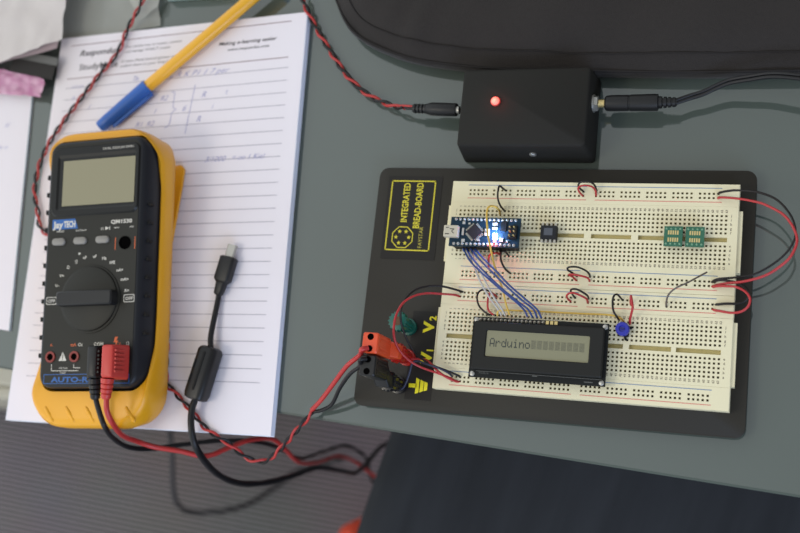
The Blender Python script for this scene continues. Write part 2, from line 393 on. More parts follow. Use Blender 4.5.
# holster
def ringloop(x0, x1, y0, y1, r, zf, n=9):
    P = rrect(x0, x1, y0, y1, r, n); Q = []
    m = len(P)
    for i in range(m):
        a = P[i]; b = P[(i + 1) % m]; L_ = math.hypot(b[0] - a[0], b[1] - a[1]); k = 7 if L_ > 20 else 1
        for j in range(k): Q.append((a[0] + (b[0] - a[0]) * j / k, a[1] + (b[1] - a[1]) * j / k))
    return [(x, y, zf(x, y)) for x, y in Q]
def sm(a, b, x): x = max(0, min(1, (x - a) / (b - a))); return x * x * (3 - 2 * x)
def rim(x, y): return -16 + 11 * sm(30, -6, y) + 11 * sm(140, 166, y)
BK = -33.8
loops = [ringloop(-39, 38, -19, 169, 12, lambda x, y: BK),
         ringloop(-44.5, 42, -24, 171, 22, lambda x, y: BK + 4),
         ringloop(-46.5, 42.5, -26, 172.5, 24, lambda x, y: (BK + rim(x, y)) / 2),
         ringloop(-47, 42.2, -25, 172, 24, lambda x, y: rim(x, y) - 4),
         ringloop(-46, 41.4, -22.5, 171, 23, lambda x, y: rim(x, y) - 1),
         ringloop(-44.5, 40.6, -19, 169.4, 21, lambda x, y: rim(x, y)),
         ringloop(-41.2, 39.6, -2, 166, 12, lambda x, y: rim(x, y) - .6),
         ringloop(-41.2, 39.6, -1.6, 166, 12, lambda x, y: BK + 6)]
MB().loft(loops).build('holster', M_yel, met, smooth=50)
for x in (-31, -15, 0, 15, 30):
    Mx = Matrix.Translation((x, -16.5, -6.0)) @ Matrix.Rotation(math.radians(35), 4, 'Z')
    m_ = MB(); m_.lathe([(0.3, -6.5), (1.3, -5), (1.7, 0), (1.3, 5), (0.3, 6.5)], Mx @ Matrix.Rotation(math.radians(90), 4, 'X') @ Matrix.Scale(1, 4), 10)
    m_.build('grip_ridge', M_yel, met, smooth=60)
# probe clip / stand at the back of the holster, its foot on the pad
st = MB()
a = [(-30, 95, BK + .4), (38, 95, BK + .4), (38, 140, BK - 11.4), (38, 152, BK - 13.8), (35.5, 155, BK - 14.2), (-30, 155, BK - 14.2)]
st.loft([[(x, y, z) for x, y, z in a], [(x, y, z - 2.4) for x, y, z in a]])
st.build('tilt_stand', M_yel, met)
for x in (-28, 26): MB().lathe([(5, BK + .2), (5.4, BK - 1), (4.8, BK - 3.0)], Matrix.Translation((x, -10, 0)), 16).build('rubber_foot', M_rubber, met, smooth=40)
# meter body
bl = [ringloop(-40.6, 39, -1, 165.5, 11, lambda x, y: BK + 6.4), ringloop(-40.6, 39, -1, 165.5, 11, lambda x, y: -12.5),
      ringloop(-40, 38.4, -.6, 165.2, 11, lambda x, y: -10), ringloop(-37.2, 37, 0, 164.5, 9, lambda x, y: -2.5), ringloop(-35.6, 35.6, 0.6, 163.6, 8, lambda x, y: -0.6), ringloop(-34.6, 34.6, 1.6, 162.8, 7, lambda x, y: 0)]
MB().loft(bl).build('body', M_meter2, met, smooth=40)
MB().loft([[(x, y, z) for x, y in rrect(-34, 33.6, 2.4, 162, 6, 5)] for z in (0.02, .35)]).build('front_panel', M_meter, met, smooth=30)
Z0 = .4
gr = MB()
for k in range(8): gr.box(36.4, 39.4, 34 + 12 * k, 35.6 + 12 * k, -9.5, -4.6)
gr.build('side_grip', M_rubber, met); gr = MB()
for k in range(11): gr.box(-40.3, -36.8, 20 + 12 * k, 23 + 12 * k, -9.5, -3.8)
gr.build('side_grip', M_rubber, met)
# display
fr = MB(); A = rrect(-34, 40 - 5.4, 111.5, 160.5, 4, 4); 
fr.loft([[(x, y, Z0) for x, y in rrect(-33, 33.6, 113, 160, 5, 5)], [(x, y, 1.5) for x, y in rrect(-32.2, 33, 114, 159.4, 5, 5)], [(x, y, 1.5) for x, y in rrect(-29, 31.4, 117, 154.5, 2, 5)], [(x, y, .7) for x, y in rrect(-27.4, 30.6, 118.6, 152.4, 1, 5)]], False, False)
fr.build('display_frame', M_bez, met, smooth=20)
MB().box(-27.8, 31, 118.2, 152.8, Z0, .75).build('display_surround', M_bez, met)
MB().box(-24.6, 30.4, 120, 150.6, .76, .95).build('display_screen', M_lcdm, met)
tw = MB()
text(tw, 'DUAL DISPLAY DMM', (6, 156.1, 1.56), 1.7, width=23)
text(tw, 'QM1530', (13.5, 106.5, Z0), 2.5, width=16, bold=.03)
text(tw, 'RANGE', (-25, 102.6, Z0), 1.3, center=True); text(tw, 'DATA-H', (-9, 102.6, Z0), 1.3, center=True, width=8); text(tw, '\u00b7)))', (7, 102.8, Z0), 1.8, center=True)
tw.add([(9.5, 102.4, Z0), (12.5, 103.6, Z0), (9.5, 104.8, Z0)], [(0, 1, 2)]); strip(tw, (12.8, 102.4, Z0), (12.8, 104.8, Z0), .5)
text(tw, 'NPN', (18, 103, Z0), 1.3, center=True); text(tw, 'PNP', (29.5, 103, Z0), 1.3, center=True)
tw.build('function_lettering', M_white, met); tw = MB()
DC = Vector((0.6, 57.5, 0))
for ang, s_ in ((164, 'V~'), (148, 'V='), (132, '\u03a9'), (117, '\u00b7))'), (102, 'nF'), (86, 'uF'), (70, 'Hz'), (55, 'hFE'), (38, 'uA='), (22, 'mA='), (5, 'A=')):
    a = math.radians(ang); text(tw, s_, (DC.x + 27.0 * math.cos(a), DC.y + 25.5 * math.sin(a) + 1.5, Z0), 2.1, center=True, bold=.02)
tw.add([(-12 + 2, 86.6, Z0), (-8, 87.6, Z0), (-10, 88.6, Z0)], [(0, 1, 2)])
for x in (-29.2, 29.6):
    tw.loft([[(a_, b_, Z0) for a_, b_ in rrect(x - 4, x + 4, 54.6, 59.6, .8, 2)], [(a_, b_, Z0 + .02) for a_, b_ in rrect(x - 3.6, x + 3.6, 55, 59.2, .8, 2)]], False, False)
    text(tw, 'OFF', (x, 56, Z0 + .05), 2.1, center=True, width=5.6, bold=.02)
tw.build('dial_lettering', M_white, met); tw = MB()
text(tw, 'Cx', (-5.2, 27, Z0), 2.1, center=True, bold=.02); text(tw, 'COM', (8.5, 27, Z0), 2.3, center=True, bold=.02); text(tw, '\u03a9', (30, 27, Z0), 2.3, center=True)
for a_, b_ in (((-26.5, 15.5), (-26.5, 11.2)), ((-26.5, 11.2), (-6, 11.2)), ((-9.5, 15.3), (-9.5, 13)), ((-9.5, 13), (-4.5, 13))):
    strip(tw, (*a_, Z0), (*b_, Z0), .4)
text(tw, '10A MAX', (-17.5, 12.4, Z0), 1.2, center=True); text(tw, 'FUSED', (-17.5, 9.3, Z0), 1.1, center=True)
tw.add([(-21.3, 17.6, Z0), (-15.3, 17.6, Z0), (-18.3, 23.4, Z0)], [(0, 1, 2)])
tw.build('socket_lettering', M_white, met)
td = MB(); text(td, '!', (-18.3, 18.4, Z0 + .06), 3.2, center=True, bold=.03); td.build('warning_mark', M_meter, met)
to = MB(); text(to, 'A', (-27.5, 27, Z0), 2.1, center=True); text(to, 'mA', (-10.5, 27, Z0), 2.1, center=True, bold=.02); text(to, 'V', (24, 27, Z0), 2.1, center=True)
to.build('orange_lettering', M_orange, met); to = MB()
to.add([(20.5, 32.5, Z0), (22.6, 32.5, Z0), (21.6, 30, Z0), (23, 30, Z0), (20.6, 25.8, Z0), (21.2, 29, Z0), (19.6, 29, Z0)], [(0, 1, 2, 3, 4, 5, 6)])
to.build('lightning_mark', M_orange, met)
for x in (17.6, 32.2): to = MB(); strip(to, (x, 89, Z0), (x, 97, Z0), .5); to.build('orange_bar', M_orange, met)
tb = MB(); text(tb, 'AUTO-RANGE', (-26.5, 3.9, Z0), 3.4, width=48, bold=.03)
for a_, b_ in (((-32, 3), (32, 3)), ((32, 3), (32, 8.8)), ((32, 8.8), (-32, 8.8)), ((-32, 8.8), (-32, 3))): strip(tb, (*a_, Z0), (*b_, Z0), .4)
tb.build('blue_lettering', M_bluep, met)
tl = MB(); tl.add([(-31.5, 104.6, Z0), (-11.5, 104.6, Z0), (-14, 111.3, Z0), (-31.5, 111.3, Z0)], [(0, 1, 2, 3)]); tl.build('logo_patch', M_bluep, met)
tl = MB(); text(tl, 'Jay', (-31, 105.6, Z0 + .06), 4.4, width=8, bold=.04); text(tl, 'TECH', (-22.6, 105.8, Z0 + .06), 4.2, width=9, bold=.04); tl.build('logo_lettering', M_white, met)
for x in (-25.5, -9, 8): MB().loft([[(a_, b_, z) for a_, b_ in rrect(x - 5 + i, x + 5 - i, 93.8 + i, 98.6 - i, 2.4 - i, 5)] for z, i in ((.3, 0), (1.4, 0), (1.9, .6))]).build('button', M_btn, met, smooth=50)
s_ = MB().lathe([(4.3, .3), (4.3, 1.0), (3.3, 1.0), (3.0, .5)], Matrix.Translation((24.8, 93.4, 0)), 20).build('transistor_socket', M_darkhole, met, smooth=30)
# dial
dl = MB().lathe([(22.4, .3), (22.4, .9), (21.8, 1.2), (21.2, 1.2), (20.8, 2.4), (19.4, 3.0)], Matrix.Translation(DC), 48).build('range_dial', M_meter, met, smooth=30)
h = MB(); h.loft([[(x + DC.x, y + DC.y, z) for x, y in rrect(-21.5 + i, 21.5 - i, -5 + i * .8, 5 - i * .8, 1.6, 3)] for z, i in ((2.6, 0), (7.6, .6), (8.4, 1.6))])
label(h.build('dial_grip', M_blackpl, dl, smooth=30), 'raised horizontal dial grip')
# sockets
for nm, x in (('A', -27.6), ('mA', -9.3), ('COM', 9), ('V', 27.4)):
    so = MB().lathe([(6.2, .3), (6.2, .9), (5.6, .9)] if nm in ('COM', 'V') else [(3.6, .3), (3.6, 1.2), (2.3, 1.2), (2.2, .5)], Matrix.Translation((x, 20.2, 0)), 24)
    so.build('input_socket', mat('dull red socket ring', S(130, 34, 26), .4) if nm in ('A', 'mA') else M_blackpl, met, smooth=30)
    if nm in ('A', 'mA'): MB().lathe([(2.1, .5), (2.1, .8)], Matrix.Translation((x, 20.2, 0)), 16).build('socket_opening', M_darkhole, met)

# ------------------------------------------------------------------ test leads
def lead(name, lab, x, top, m, mc, pts, hw_, hz=.55, sx__=0):
    T = thing(name, lab, 'test lead', ML(x, 20, 1.1), R3=MR)
    b = MB(); b.box(-hw_, hw_, -15, 7, 0, top, 1.5, taper=.8)
    for k in range(6): b.box(hw_ - .6, hw_ + .5, -11 + 2.6 * k, -9.6 + 2.6 * k, top * .35, top * .9)
    b.build('plug', m, T, smooth=35)
    s = MB(); s.lathe([(4.2, 0), (4, 3), (3.2, 3.3), (3.9, 4), (3.8, 6), (3, 6.3), (3.7, 7), (3.5, 9), (2.8, 9.3), (3.3, 10), (3.1, 12), (2.3, 13)], TR((-sx__, -14.5, top * hz), frame((-.12 if sx__ else 0, -1, -.12))), 14)
    s.build('strain_relief', m, T, smooth=40)
    e = ML(x - sx__ * 1.6, 20 - 26.5, 1.1 + top * hz - 1.6)
    cpts = [e] + [at(*p) for p in pts]
    MB().tube(cr(cpts, 8), 1.75, 8).build('cable', mc, T, world=True, smooth=60)
    return T
lead('red_test_lead', 'red test lead with chunky red plug in the multimeter\'s right socket', 27.4, 18, M_redpl, M_redcord,
     [(107, 411, 54), (113, 424, 46), (122, 435, 26), (136, 441, 4), (155, 447, -8), (180, 451, -16), (206, 456, -26), (228, 448, -40), (250, 440, -60), (272, 439, -110), (285, 449, -140), (299, 462, -200), (318, 462, -300), (338, 456, -360), (356, 462, -390), (372, 474, -410), (400, 490, -430)], 5, .72, 2.0)
lead('black_test_lead', 'black test lead in the multimeter socket beside the red plug', 11.5, 11, M_blackpl, M_blackcord,
     [(100, 414, 45), (105, 427, 41), (113, 438, 22), (128, 447, -6), (150, 449, -32), (180, 445, -55), (215, 441, -80), (250, 441.5, -110), (276, 447, -150), (300, 458, -220), (322, 452, -320), (346, 446, -380), (366, 458, -410), (372, 480, -440), (395, 500, -470)], 4.4)

# ------------------------------------------------------------------ usb cable
usb = thing('usb_cable', 'black USB cable with a ferrite lump lying on the notepad', 'cable', at(203, 370, 6.2))
p0 = at(232.5, 247, 10.6); p1 = at(229.5, 257, 10.6); ax = (p0 - p1).normalized()
xx = ax.cross(Vector((0, 0, 1))).normalized(); Mu = TR(p1, rmat(xx, Vector((0, 0, 1)), -ax))   # local z points back along the cable
m_ = MB(); m_.loft([[(x, y, z) for x, y in rrect(-3.3, 3.3, -1.5, 1.5, .8, 3)] for z in (-8.4, 0.5)], M=Mu); m_.build('connector_shell', M_pin, usb, world=True)
m_ = MB(); m_.loft([[(x, y, z) for x, y in rrect(-a_, a_, -b_, b_, 1.6, 3)] for z, a_, b_ in ((0, 4.6, 3), (.8, 5.5, 3.8), (16, 5.5, 3.8), (17.5, 4.2, 3.4), (18, 3.6, 3), (25.5, 3.0, 2.6), (26.5, 2.0, 2.0))], M=Mu)
m_.build('connector_grip', M_blackpl, usb, world=True, smooth=35)
fa = at(210, 353, 13.4); fb = at(197, 394, 13.4); fax = (fb - fa).normalized(); fx = fax.cross(Vector((0, 0, 1))).normalized(); LF = (fb - fa).length
Mf = TR(fa, rmat(fx, Vector((0, 0, 1)), -fax)); Mf = TR(fa, rmat(-fx, Vector((0, 0, 1)), fax))
m_ = MB()
m_.loft([[(x, y, z) for x, y in rrect(-a_, a_, -b_, b_, 4, 4)] for z, a_, b_ in ((-4, 4.6, 4.6), (-3, 6.4, 6.2), (-1, 7.2, 7.0), (LF, 7.4, 7.0), (LF + 3, 6.8, 6.4), (LF + 4, 5, 5))], M=Mf)
m_.build('ferrite_case', M_blackpl, usb, world=True, smooth=30)
m_ = MB(); m_.box(-.8, .8, 6.8, 7.6, 0, LF - 2, .4, M=Mf)
for z in (6, LF - 12): m_.box(-5.4, -4.2, 6.8, 7.4, z, z + 6, .3, M=Mf)
m_.build('case_latch', M_rubber, usb, world=True)
MB().tube(cr([p1 - ax * 25, at(218, 300, 9), at(211, 335, 12), fa + fax * -2], 8), 1.9, 8).build('thin_cable', M_blackcord, usb, world=True, smooth=60)
MB().tube(cr([fb + fax * 2] + tri([(191.5, 412, 13.6), (192, 434, 12.5), (199, 453, 2), (216, 473, -40), (238, 483, -80), (264, 483, -120), (292, 476, -165), (316, 468, -215), (338, 470, -270), (354, 473, -330), (366, 464, -380), (382, 446, -420), (400, 440, -450)]), 8), 2.3, 8).build('thick_cable', M_blackcord, usb, world=True, smooth=60)
# loose dark cable down by the floor
MB().tube(cr(tri([(168, 420, -560), (172, 450, -560), (173, 485, -590), (178, 505, -610), (195, 512, -640), (225, 511, -660), (250, 503, -680), (275, 487, -700), (300, 470, -712), (340, 460, -713)]), 8), 3.2, 8).build('mains_cord', mat('dark grey cord sheath', S(52, 52, 56), .6), None, smooth=60)
tag(bpy.data.objects['mains_cord'], 'blurred dark cord looping just above the carpet beyond the notepad', 'cord')

# ------------------------------------------------------------------ pen
a = at(243, 6, 12); b = at(100, 127, 12); b2 = at(107, 121, 11); d = (a - b).normalized()
pen = thing('ballpoint_pen', 'yellow ballpoint pen with blue cap lying diagonally across the notepad', 'pen', (b.x, b.y, PZ))
tip = b; LC = 46
Mp = TR(tip, frame(d))
MB().lathe([(3.9, 0), (4.3, .5), (4.7, 8), (5.3, LC - 6), (5.4, LC), (4.3, LC)], Mp, 20).build('cap', M_bluecap, pen, world=True, smooth=40)
pc_ = MB(); pc_.box(-1.6, 1.6, 4.6, 7.2, 8, LC - 2, .6, M=Mp @ Matrix.Rotation(math.radians(115), 4, 'Z')); pc_.box(-1.6, 1.6, 3.8, 7.2, LC - 5, LC - 1, .4, M=Mp @ Matrix.Rotation(math.radians(115), 4, 'Z'))
pc_.build('pocket_clip', M_bluecap, pen, world=True)
MB().loft([[(r_ * math.cos(math.pi * k / 3), r_ * math.sin(math.pi * k / 3), z) for k in range(6)] for r_, z in ((4.0, LC - 3), (4.7, LC), (4.8, LC + 112), (4.5, LC + 113))], M=Mp).build('barrel', M_penbody, pen, world=True, smooth=70)
MB().lathe([(4.2, LC + 112), (4.2, LC + 115), (3.4, LC + 117)], Mp, 16).build('end_plug', M_bluecap, pen, world=True, smooth=40)

# ------------------------------------------------------------------ twisted pairs
def resample(P, step):
    P = [Vector(p) for p in P]; out = [P[0]]; acc = 0
    for a, b in zip(P, P[1:]):
        L_ = (b - a).length; s = step - acc
        while s <= L_: out.append(a + (b - a) * (s / L_)); s += step
        acc = (acc + L_) % step
    return out
def twist(T, pts, pitch, off, r, phase=0.0):
    P = resample(cr(pts, 10), 1.2); A = []; B = []; up = Vector((0, 0, 1))
    for i, p in enumerate(P):
        t_ = (P[min(i + 1, len(P) - 1)] - P[max(i - 1, 0)]).normalized()
        n = (up - t_ * up.dot(t_)).normalized(); s = t_.cross(n); a = 2 * math.pi * i * 1.2 / pitch + phase
        o_ = (s * math.cos(a) + n * math.sin(a)) * off
        A.append(p + o_); B.append(p - o_)
    MB().tube(A, r, 8).build('red_strand', M_redcord, T, world=True, smooth=60)
    MB().tube(B, r, 8).build('black_strand', M_blackcord, T, world=True, smooth=60)
    return A, B
# from the box
pl = tri([(298, -12, 10), (306, 8, 8), (315, 26, 5), (330, 51, 4), (349, 78, 4), (370, 96, 5), (393, 106, 8), (404, 108, 12)])
tc_ = thing('twisted_power_cable', 'red and black twisted cable plugged into the left side of the black box', 'cable', at(350, 78, 0))
twist(tc_, pl, 20, 1.15, 0.95, 1.0)
e0 = Vector((-3.2, 62.9, 14.5)); A_ = at(459, 110.5, 15); 
def plug(T, start, axis, prof, m, nm='plug', seg=20):
    return MB().lathe(prof, TR(start, frame(axis)), seg).build(nm, m, T, world=True, smooth=35)
e1 = at(459.5, 110, 14.5); e2 = at(413, 108.5, 13.5); axp = (e2 - e1).normalized()
plug(tc_, e1, axp, [(2.6, 0), (2.6, 2.4)], M_pin, 'plug_tip')
plug(tc_, e1, axp, [(4.0, 1.8), (4.2, 2.4), (4.3, 14), (4.2, 19), (3.4, 22), (2.8, 22.4)], M_blackpl, 'plug_barrel')
pr = [(2.7, 22)]
for k in range(4): pr += [(3.1, 22.4 + 2.4 * k), (3.0, 23.8 + 2.4 * k), (2.2, 24 + 2.4 * k), (2.2, 24.6 + 2.4 * k)]
plug(tc_, e1, axp, pr, M_blackpl, 'strain_relief')
MB().tube(cr([e1 + axp * 30, e1 + axp * 36, pl[-1] + Vector((0, .6, 0))], 5), 1.0, 8).build('black_lead_in', M_blackcord, tc_, world=True, smooth=60)
MB().tube(cr([e1 + axp * 30 + Vector((0, 1, 0)), e1 + axp * 36 + Vector((0, 1.6, 0)), pl[-1] + Vector((-3, 1.5, 0))], 5), 0.9, 8).build('red_lead_in', M_redcord, tc_, world=True, smooth=60)

# from top, under the meter, to the binding posts
ua = thing('twisted_supply_cable', 'long red and black twisted cable passing beneath the multimeter to the orange and black plugs', 'cable', at(60, 120, 6))
path = tri([(147, -14, 14), (141, 4, 12), (128, 28, 9.5), (118, 52, 9), (100, 74, 9), (85, 93, 9), (66, 118, 9), (48, 145, 9), (38, 170, 9), (34.5, 192, 9), (38, 212, 9), (44, 232, 9)])
path += [ML(-30, 88, -41.2), ML(-4, 70, -40.2), ML(18, 56, -39.2), ML(34, 44, -38.4)]
path += tri([(166, 379, 8.1), (174, 391, 8.1), (183, 402, 8.1), (194, 414, 8.1), (204, 427, 8.1), (216, 436, 8), (228, 443, 4), (240, 453, -2), (252, 460, -6), (266, 461, -8), (276, 453, -5), (286, 443, 0), (297, 430, 6), (306, 420, 8), (314, 410, 9)])
Ar, Br = twist(ua, path, 19, 1.1, 0.88, 0.3)
POST = {'green': Vector((-28.2, -73.6, 7.5)), 'red': Vector((-27.0, -92.6, 7.5)), 'black': Vector((-30.5, -110.0, 7.5))}
rp = POST['red'] + Vector((-4.4, -2.9, 58.2)); bp2 = POST['black'] + Vector((-1.0, 8.2, 58.2))
MB().tube(cr([Ar[-1]] + tri([(322, 399, 16), (334, 383, 30), (347, 366, 48), (360, 355, 61)]) + [rp + Vector((-3, -1.5, 2.2)), rp], 8), 1.5, 8).build('red_lead', M_redcord, ua, world=True, smooth=60)
MB().tube(cr([Br[-1]] + tri([(322, 410, 9), (332, 404, 14), (340, 388, 30), (350, 374, 48), (360, 366, 60)]) + [bp2 + Vector((-3, -1, 2.0)), bp2], 8), 1.2, 8).build('black_lead', M_blackcord, ua, world=True, smooth=60)

# ================================================================== BLACK BOX
bx = thing('black_project_box', 'black plastic project box with a glowing red light on its lid', 'box', (37, 62.5, 0))
b = MB(); b.loft([[(x, y, z) for x, y in rrect(-43 + i, 41 - i, -26.6 + i, 27.8 - i, 2.6, 4)] for z, i in ((0.4, .6), (1, 0), (24.5, 2.0), (26.4, 2.5), (27.2, 3.6))])
b.build('case', M_box, bx, smooth=40)
lr = MB().lathe([(3.1, 27.0), (3.1, 28.2), (2.5, 28.6)], Matrix.Translation((-18.3, 4.0, 0)), 24).build('indicator_collar', M_redpl, bx, smooth=40)
MB().lathe([(2.6, 27.5), (2.6, 28.8), (2.1, 29.9), (1.2, 30.5), (.3, 30.7)], Matrix.Translation((-18.3, 4.0, 0)), 24).build('red_light', M_ledredc, lr, smooth=60)
sx = MB().lathe([(2.3, 0), (2.3, .8), (1.6, 1.4)], TR((5.0, -25.4, 15), frame((0, -1, 0))), 20).build('side_screw', M_pin, bx, smooth=40)
MB().lathe([(3.8, 0), (3.8, 1.6), (3.2, 1.9)], TR((-41.2, .2, 14.5), frame((-1, 0, 0))), 20).build('left_jack', M_blackpl, bx, smooth=40)
n_ = MB(); n_.lathe([(5.6, 0), (5.6, 1.0)], TR((39.4, 6.7, 15), frame((1, 0, 0))), 24); n_.lathe([(4.9, 1), (4.9, 3.0), (4.2, 3.4)], TR((39.4, 6.7, 15), frame((1, 0, 0))), 6)
n_.build('right_jack_nut', M_pin, bx, smooth=30)
ll = bpy.data.lights.new('indicator_glow', 'POINT'); ll.energy = 0.002; ll.color = (1, .15, .1); ll.shadow_soft_size = .002
lo = bpy.data.objects.new('indicator_glow', ll); C.objects.link(lo); lo.location = Vector((18.7, 66.5, 33)) * MM
# right plug + adapter + twin cable
pw = thing('power_lead', 'black barrel plug and twin cable leaving the right side of the black box', 'cable', (90, 62, 0))
s0 = Vector((78.6, 69.2, 15)); axr = Vector((1, .005, 0)).normalized()
plug(pw, s0, axr, [(2.4, 0), (2.4, 5.5)], M_gold, 'plug_tip')
plug(pw, s0, axr, [(3.6, 5), (4.6, 6), (4.9, 9), (4.9, 19), (4.6, 19.3), (4.6, 19.9), (5.0, 20.2), (5.2, 34), (5.0, 36.5), (3.6, 36.8)], M_blackpl, 'plug_barrel')
pr = [(3.6, 36.6)]
for k in range(4): pr += [(3.7 - .25 * k, 37.2 + 2.6 * k), (3.6 - .25 * k, 38.8 + 2.6 * k), (2.4, 39 + 2.6 * k), (2.4, 39.6 + 2.6 * k)]
plug(pw, s0, axr, pr, M_blackpl, 'strain_relief')
q0 = s0 + axr * 46
for k, (dz, m__) in enumerate(((-1.0, M_blackcord), (1.0, M_blackcord))):
    pts = [q0 + Vector((0, dz, 0))] + [p + Vector((0, dz * 1.1, 0)) for p in tri([(690, 97, 14.5), (703, 93, 15.5), (716, 87, 17), (730, 81.5, 19), (750, 78, 22), (772, 75, 25), (800, 77, 27), (840, 84, 28)])]
    MB().tube(cr(pts, 8), 1.1, 8).build('cord_strand', m__, pw, world=True, smooth=60)

# ================================================================== BAG
def offset(P, d):
    out = []; n = len(P)
    for i in range(n):
        a = Vector(P[i - 1]); b = Vector(P[(i + 1) % n]); t_ = (b - a).normalized(); out.append((P[i][0] - t_.y * d, P[i][1] + t_.x * d))
    return out
cor = [(420, 86), (300, 86.5), (200, 87), (132, 87.5), (78, 89.5), (15, 92.5), (-32, 98.5), (-62, 107), (-88, 121), (-103, 142), (-112, 170), (-114, 240), (-108, 330), (-80, 350), (150, 352), (420, 350)]
op = cr([Vector((x, y, 0)) for x, y in cor], 6); op = [(p.x, p.y) for p in op] + [(445, 320), (450, 200), (444, 110)]
op = op[::-1]
bag = thing('laptop_bag', 'padded black fabric laptop bag lying behind the black box', 'bag', (100, 200, 0))
def bz(p, ins):
    x, y = p; return (1.3 * noise.noise(Vector((x * .02, y * .02, 3.1))) + .6 * noise.noise(Vector((x * .06, y * .06, 9)))) * min(1, ins / 8)
L = []
for z, ins in ((0.3, 3), (5, 0.6), (10, 0), (13, .6), (13.6, 3), (15, 6), (21, 14), (25, 26), (27, 44), (28, 62)):
    Q = offset(op, ins); L.append([(x, y, z + 4 * bz((x, y), ins) ) for x, y in Q])
MB().loft(L).build('padded_body', M_bag, bag, world=True, smooth=60)
Q = offset(op, 1.6)
MB().tube([(x, y, 13.2) for x, y in Q] + [(Q[0][0], Q[0][1], 13.2)], .9, 8).build('piping', M_bagseam, bag, world=True, smooth=60)
Q = offset(op, 11); P_ = [(x, y, 19.5 + 4 * bz((x, y), 11)) for x, y in Q]
MB().tube(P_ + [P_[0]], .4, 6).build('seam', M_bagseam, bag, world=True, smooth=60)

# ================================================================== BREADBOARD
bb = thing('breadboard_station', 'ivory solderless breadboard mounted on a black plate', 'breadboard', (56, -47, 0))
MB().loft([[(x, y, z) for x, y in rrect(-59.5 + i, 173 - i, -124.3 + i, 29.8 - i, 6, 6)] for z, i in ((6.2, .3), (6.5, 0), (7.2, 0), (7.5, .3))]).build('base_plate', M_plate, bb, world=True, smooth=40)
for x in (-48, 162):
    for y in (-113, 19): MB().lathe([(6, 0.1), (6.5, 1), (6, 6.1)], Matrix.Translation((x, y, 0)), 20).build('rubber_foot', M_rubber, bb, world=True, smooth=40)
P = 2.54; TOPZ = 16.0; BX0, BX1 = -6.4, 163.9
def holed(x0, x1, y0, y1, holes, hs, mname, grooves=()):
    """slab with square holes: holes = (list of xs, list of rows (y, xs)) on top at TOPZ"""
    body = MB(); con = MB()
    rows = sorted(holes, key=lambda r: r[0])
    bounds = [y0]
    ybreaks = []
    # bands: between rows plain strips, rows with holes split in x
    gy = sorted(set([y0, y1] + [v for g_ in grooves for v in (g_[2], g_[3])]))
    segs = []; y = y0
    events = [(r[0] - hs / 2, r[0] + hs / 2, 'row', r[1]) for r in rows]
    if grooves: events.append((grooves[0][2], grooves[0][3], 'groove', grooves))
    events.sort()
    for a, b, k, dat in events:
        body.add([(x0, y, TOPZ), (x1, y, TOPZ), (x1, a, TOPZ), (x0, a, TOPZ)], [(0, 1, 2, 3)])
        x = x0
        spans = [(xc - hs / 2, xc + hs / 2) for xc in dat] if k == 'row' else [(g_[0], g_[1]) for g_ in dat]
        dep = 3.2 if k == 'row' else 2.6
        for s0_, s1_ in spans:
            body.add([(x, a, TOPZ), (s0_, a, TOPZ), (s0_, b, TOPZ), (x, b, TOPZ)], [(0, 1, 2, 3)])
            z = TOPZ - dep
            body.add([(s0_, a, TOPZ), (s1_, a, TOPZ), (s1_, b, TOPZ), (s0_, b, TOPZ), (s0_, a, z), (s1_, a, z), (s1_, b, z), (s0_, b, z)], [(0, 1, 5, 4), (1, 2, 6, 5), (2, 3, 7, 6), (3, 0, 4, 7)])
            (con if k == 'row' else GR).add([(s0_, a, z), (s1_, a, z), (s1_, b, z), (s0_, b, z)], [(0, 1, 2, 3)])
            x = s1_
        body.add([(x, a, TOPZ), (x1, a, TOPZ), (x1, b, TOPZ), (x, b, TOPZ)], [(0, 1, 2, 3)])
        y = b
    body.add([(x0, y, TOPZ), (x1, y, TOPZ), (x1, y1, TOPZ), (x0, y1, TOPZ)], [(0, 1, 2, 3)])
    c = .35; z0 = 7.6; e = [(x0, y0), (x1, y0), (x1, y1), (x0, y1)]; e2 = [(x0 - c, y0 - .08), (x1 + c, y0 - .08), (x1 + c, y1 + .08), (x0 - c, y1 + .08)]
    body.add([(*p, TOPZ) for p in e] + [(*p, TOPZ - c) for p in e2] + [(*p, z0) for p in e2], [(i, (i + 1) % 4, (i + 1) % 4 + 4, i + 4) for i in range(4)] + [(i + 4, (i + 1) % 4 + 4, (i + 1) % 4 + 8, i + 8) for i in range(4)] + [(8, 9, 10, 11)])
    return body, con
HS = 1.28
col = [P * k for k in range(63)]
ZP = TOPZ + .06
